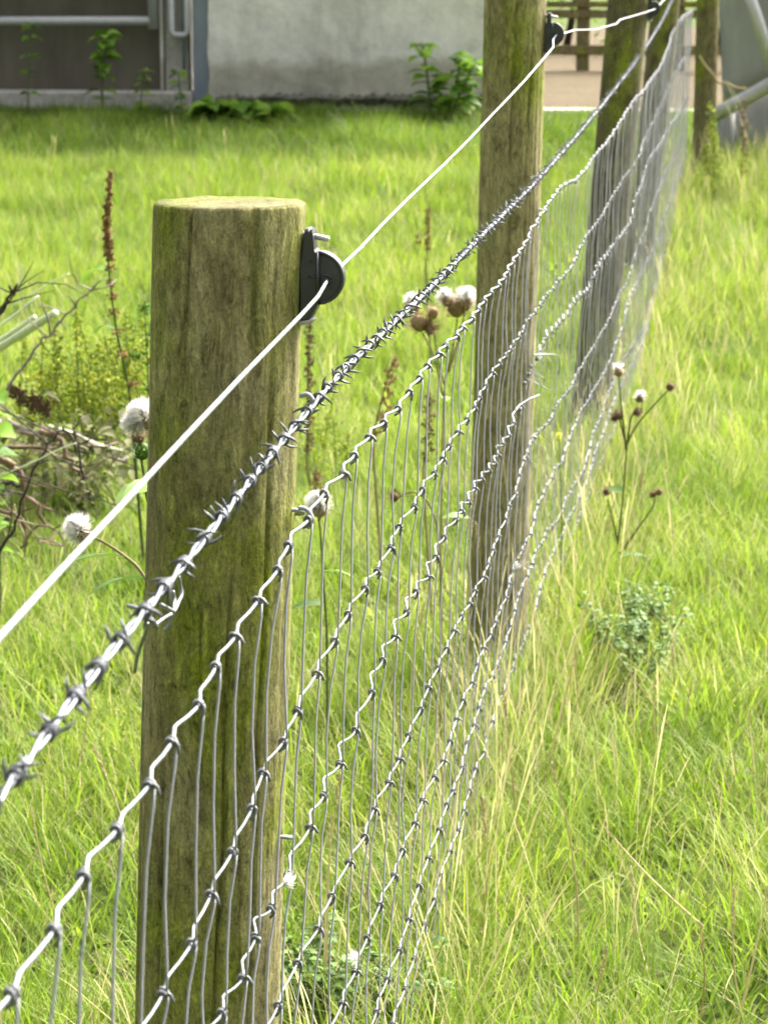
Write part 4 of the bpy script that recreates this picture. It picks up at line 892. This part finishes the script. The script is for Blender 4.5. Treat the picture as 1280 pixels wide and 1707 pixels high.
# ------------------------------------------------------------------ brush pile: cut sticks and twigs
def stick(name, label, pts, r, mat, n=8, cat='stick', sub=()):
    pts = [(a, b_, c*1.4) for a, b_, c in pts]; r *= 1.05; sub = [([(a, b_, c*1.4) for a, b_, c in s_[0]], s_[1]*1.4) for s_ in sub]
    P = [at(px, py, Y) for px, py, Y in pts]; k = len(P); rr = [r*(1 - .25*i/(k-1)) for i in range(k)]
    pp = catmull(P, 4); kk = len(pp); rs = random.Random(len(label)*7 + int(pts[0][1]))
    if mat != 'palestick': pp = [q + Vector((nz(i*.55, r*500, 1), nz(i*.55, 7, r*300), nz(i*.55, r*700, 4)))*r*2.4 for i, q in enumerate(pp)]
    o = build(name, MB().tube(pp, [lerp(r, r*.45 if mat != 'palestick' else r*.85, i/(kk-1))*(1 + .16*nz(i*1.3, r*900)) for i in range(kk)], n), M[mat], base=P[0], label=label, cat=cat)
    for s_ in sub:
        Q = [at(px, py, Y) for px, py, Y in s_[0]]; build('side_twig', MB().tube(Q, [s_[1]]*(len(Q)-1) + [s_[1]*.4], 6), M[mat], o)
    if mat in ('darktwig', 'greytwig', 'browntwig') and r > .003:
        for _ in range(6):
            i = rs.randrange(2, kk-2); q0 = pp[i]; d = Vector((rs.gauss(0, 1), rs.gauss(0, .5), rs.gauss(.3, .8))).normalized(); L_ = rs.uniform(.05, .2); bd = Vector((rs.gauss(0, .3), rs.gauss(0, .3), rs.gauss(0, .3)))
            build('side_twig', MB().tube([q0, q0 + d*L_*.35, q0 + (d + bd*.5).normalized()*L_*.7, q0 + (d + bd).normalized()*L_], [.0022, .0018, .0014, .0006], 5), M[mat], o)
stick('cut_stem', 'thick pale green cut stem sticking up at the left edge', [(-60,618,5.4),(12,572,5.1),(50,548,5.0),(92,521,4.9)], .0115, 'palestick', 12)
stick('cut_stem', 'thinner pale green stem above the thick one at the left edge', [(-60,596,5.6),(0,567,5.5),(58,528,5.4)], .0085, 'palestick', 10)
stick('cut_stem', 'thin straw-pale stem highest in the pile at the left edge', [(-40,570,5.7),(15,532,5.7),(64,493,5.7)], .004, 'palestick', 8)
stick('twig', 'long grey thorny twig leaning across the brush pile to the dock', [(10,660,4.6),(22,636,4.6),(60,580,4.6),(85,556,4.6),(110,524,4.6),(140,492,4.6),(176,462,4.6)], .0042, 'greytwig', sub=((((84,557,4.6),(80,530,4.6),(69,503,4.55)), .0022), (((84,556,4.6),(97,558,4.58)), .002), (((154,478,4.6),(157,474,4.6)), .001)))
stick('twig', 'black forked twig end poking up at the left edge', [(-30,548,4.5),(0,516,4.5),(14,496,4.5),(24,483,4.5)], .0062, 'darktwig', sub=((((20,488,4.5),(16,478,4.5),(15,474,4.5)), .0025), (((22,486,4.5),(27,477,4.5),(30,472,4.5)), .003)))
stick('twig', 'black curved twig crossing the middle of the brush pile', [(-6,930,4.2),(10,905,4.2),(28,870,4.2),(46,810,4.2),(66,765,4.2),(84,735,4.2),(104,716,4.2)], .0042, 'darktwig', sub=((((104,716,4.2),(115,722,4.2),(123,736,4.2),(128,760,4.2)), .0025), (((105,716,4.2),(107,708,4.2)), .002)))
stick('twig', 'straight dark upright twig beside the red-barked branch', [(140,800,4.5),(134,770,4.5),(128,735,4.5),(121,706,4.5)], .0038, 'darktwig')
stick('branch', 'red-barked branch with pale peeled patches in the brush pile', [(70,715,4.5),(85,728,4.5),(105,742,4.5),(118,772,4.5),(130,795,4.5),(138,830,4.55)], .0075, 'browntwig', 10)
stick('branch', 'level reddish stick lying across the brush pile', [(-30,742,5.0),(30,744,5.0),(100,744,5.0),(150,742,5.0),(195,745,5.1)], .0062, 'browntwig')
stick('branch', 'brown branch slanting down on the left of the pile', [(2,760,4.4),(20,782,4.4),(42,808,4.4),(60,845,4.4),(72,880,4.4)], .0085, 'browntwig', 10)
stick('branch', 'grey-green log at the back of the brush pile', [(-30,690,5.3),(40,712,5.2),(110,725,5.2),(170,748,5.3),(205,762,5.4)], .013, 'greytwig', 10)
stick('branch', 'pale green stem under the level reddish stick', [(80,710,5.1),(120,722,5.1),(165,742,5.1),(205,752,5.1)], .005, 'palestick')
stick('twig', 'thin dark twig running from the pile to the nearest post', [(-10,776,4.0),(60,802,4.0),(120,822,4.0),(180,838,4.0),(240,850,4.05)], .0019, 'darktwig')
stick('twig', 'arching brown bramble stem low in the pile', [(35,915,4.2),(50,885,4.2),(72,876,4.2),(95,884,4.2),(106,905,4.2),(111,930,4.2)], .003, 'browntwig')
stick('bent_grass_stalk', 'dry pale grass stem crossing the black twig', [(-20,800,4.1),(20,785,4.1),(60,768,4.1),(100,748,4.1),(128,738,4.1)], .0016, 'palestick', 6, 'grass stalk')
stick('twig', 'short dark stub at the left edge of the pile', [(-20,830,4.6),(10,812,4.6),(36,806,4.6)], .008, 'darktwig')
stick('branch', 'thin twisted brown branch near the lower left edge', [(-10,850,4.3),(20,855,4.3),(40,870,4.3),(44,900,4.3),(40,930,4.3)], .004, 'browntwig')
stick('twig', 'long thin green stem arching above the pale cut stems', [(20,510,5.2),(60,485,5.2),(90,467,5.2),(115,456,5.2)], .002, 'palestick', 6)
dl = MB(); rnd = random.Random(8)
for _ in range(60):
    c = at(rnd.gauss(137, 5), rnd.gauss(838, 18), 6.2); a = rnd.uniform(0, 6.28); leaf(dl, c, (math.cos(a), math.sin(a), rnd.uniform(-.6, .3)), .025, .008, .8, rnd)
build('withered_leaves', dl, M['deadleaf'], base=at(137, 838, 6.2), col=True, label='clump of withered dark leaves on the branch end above the fluffy thistle', cat='leaves')
dl = MB()
for _ in range(520):
    c = at(rnd.uniform(-40, 225), rnd.gauss(760, 38), rnd.uniform(6.8, 8.0)); a = rnd.uniform(0, 6.28); leaf(dl, c, (math.cos(a), math.sin(a), rnd.uniform(-.6, .3)), .05, .012, .8, rnd)
build('dead_foliage', dl, M['deadleaf'], base=at(100, 760, 7.4), col=True, kind='stuff', label='mass of dead brown foliage inside the brush pile', cat='foliage')
dl = MB()
for px, py in ((25,655),(38,662),(52,668),(64,676),(78,682)):
    for _ in range(40):
        c = at(rnd.gauss(px, 5), rnd.gauss(py, 8), 7.2); dl.blob(c, .0055, .008, tint(rnd, 0, .4), (rnd.gauss(0,1), rnd.gauss(0,1), rnd.gauss(0,1)))
build('withered_seed_heads', dl, M['brown'], base=at(50, 670, 7.2), col=True, smooth=False, label='row of dark withered seed heads above the grey-green log', cat='seed heads')
# wool caught on the wire
def wool(label, px, py, ang, seed, n=70, s=.012):
    r = random.Random(seed); c = on_fence(px, py); mb = MB()
    for _ in range(n):
        p = c + Vector((0, 0, 0)); d = Vector((math.cos(ang) + r.gauss(0, .35), r.gauss(0, .4), math.sin(ang) + r.gauss(0, .35))).normalized(); L_ = s*r.uniform(.5, 1.3)
        q = p + d*L_*.6 + Vector((r.gauss(0, 1), r.gauss(0, 1), r.gauss(0, 1)))*s*.15; mb.ribbon([p, q, q + (d + Vector((r.gauss(0,.4), r.gauss(0,.4), r.gauss(0,.4)))).normalized()*L_*.5], [.0004, .0006, 0], d.orthogonal().normalized(), tint(r))
    build('wool_tuft', mb, M['fluff'], base=c, col=True, label=label, cat='wool')
wool('white wool wisp caught on the third netting wire beside the nearest post', 474, 1478, .9, 1)
wool('tiny wool wisp on a lower netting wire near the bottom edge', 598, 1600, 2.6, 2, 60, .012)
wool('small wool wisp on the lower netting wires at the second post', 870, 945, 2.4, 3, 80, .02)
# ------------------------------------------------------------------ sheet-metal panel on the right
YP = 16.2
pn = thing('metal_panel', 'weathered grey sheet-metal panel with tubular frame beyond the farthest post', 'metal panel', at(1240, 300, YP))
mb = MB(); nu, nv = 16, 8; vs = []
for j in range(nv+1):
    for i in range(nu+1):
        u_, v_ = i/nu, j/nv; px = lerp(lerp(1192, 1205, v_), 1420, u_); py = lerp(-120, lerp(176, 60, u_), v_)
        vs.append(at(px, py, YP - .18*math.sin(math.pi*u_*.8) + .10*v_ + .012*math.cos(u_*26)))
mb.add(vs, [(j*(nu+1)+i, (j+1)*(nu+1)+i, (j+1)*(nu+1)+i+1, j*(nu+1)+i+1) for j in range(nv) for i in range(nu)])
so_ = build('upper_sheet', mb, M['sheet'], pn); sm_ = so_.modifiers.new('thick', 'SOLIDIFY'); sm_.thickness = .006
mb = MB(); vs = []
for j in range(nv+1):
    for i in range(nu+1):
        u_, v_ = i/nu, j/nv; px = lerp(lerp(1196, 1186, v_), 1420, u_); py = lerp(lerp(186, 60, u_), 345, v_); vs.append(at(px, py, YP + .22 - .06*v_ + .02*math.cos(u_*40)))
mb.add(vs, [(j*(nu+1)+i, (j+1)*(nu+1)+i, (j+1)*(nu+1)+i+1, j*(nu+1)+i+1) for j in range(nv) for i in range(nu)])
so_ = build('lower_sheet', mb, M['sheetdark'], pn); sm_ = so_.modifiers.new('thick', 'SOLIDIFY'); sm_.thickness = .006
build('frame_tube', MB().tube([at(1188,193,YP-.1), at(1235,168,YP-.14), at(1290,136,YP-.16), at(1420,60,YP-.1)], .043, 14), M['gatetube'], pn)
build('frame_tube', MB().tube([at(1232,-60,YP-.26), at(1262,30,YP-.28), at(1300,150,YP-.3)], .036, 12), M['gatetube'], pn)
build('leg', MB().tube([at(1215,178,YP+.1), at(1212,250,YP+.1), at(1208,350,YP+.1)], .04, 10), M['sheetdark'], pn)
tw = build('baler_twine', MB().tube(catmull([at(px, py, 15.35) for px, py in ((1165,92),(1175,108),(1190,126),(1196,136),(1212,139),(1228,146),(1245,147))], 5), .007, 6), M['straw'], base=at(1195, 130, 15.35), label='frayed tan twine looped round the farthest post', cat='twine')
# hedge behind the yard
hg = thing('hedge', 'dark green hedge behind the yard rail fence', 'hedge', (at(960, 20, 33).x, 33, .55)); rnd = random.Random(12); mb = MB()
for _ in range(9000):
    x = rnd.uniform(-9, 6); z = .6 + 3.2*rnd.random()*(1 + .2*nz(x*.8, 4)); yy = 33 + rnd.gauss(0, .6); a = rnd.uniform(0, 6.28)
    leaf(mb, (x, yy, z), (math.cos(a), math.sin(a), rnd.uniform(-.5, .6)), .11, .035, .6, rnd, fold=0)
build('foliage', mb, M['nettle'], hg, col=True, kind='stuff')
sm = MB()
for i in range(26): x = -9 + .6*i; sm.tube([(x, 33, .5), (x + .2, 33.1, 1.6), (x - .1, 33, 3)], [.05, .035, .01], 6)
build('stems', sm, M['darktwig'], hg)
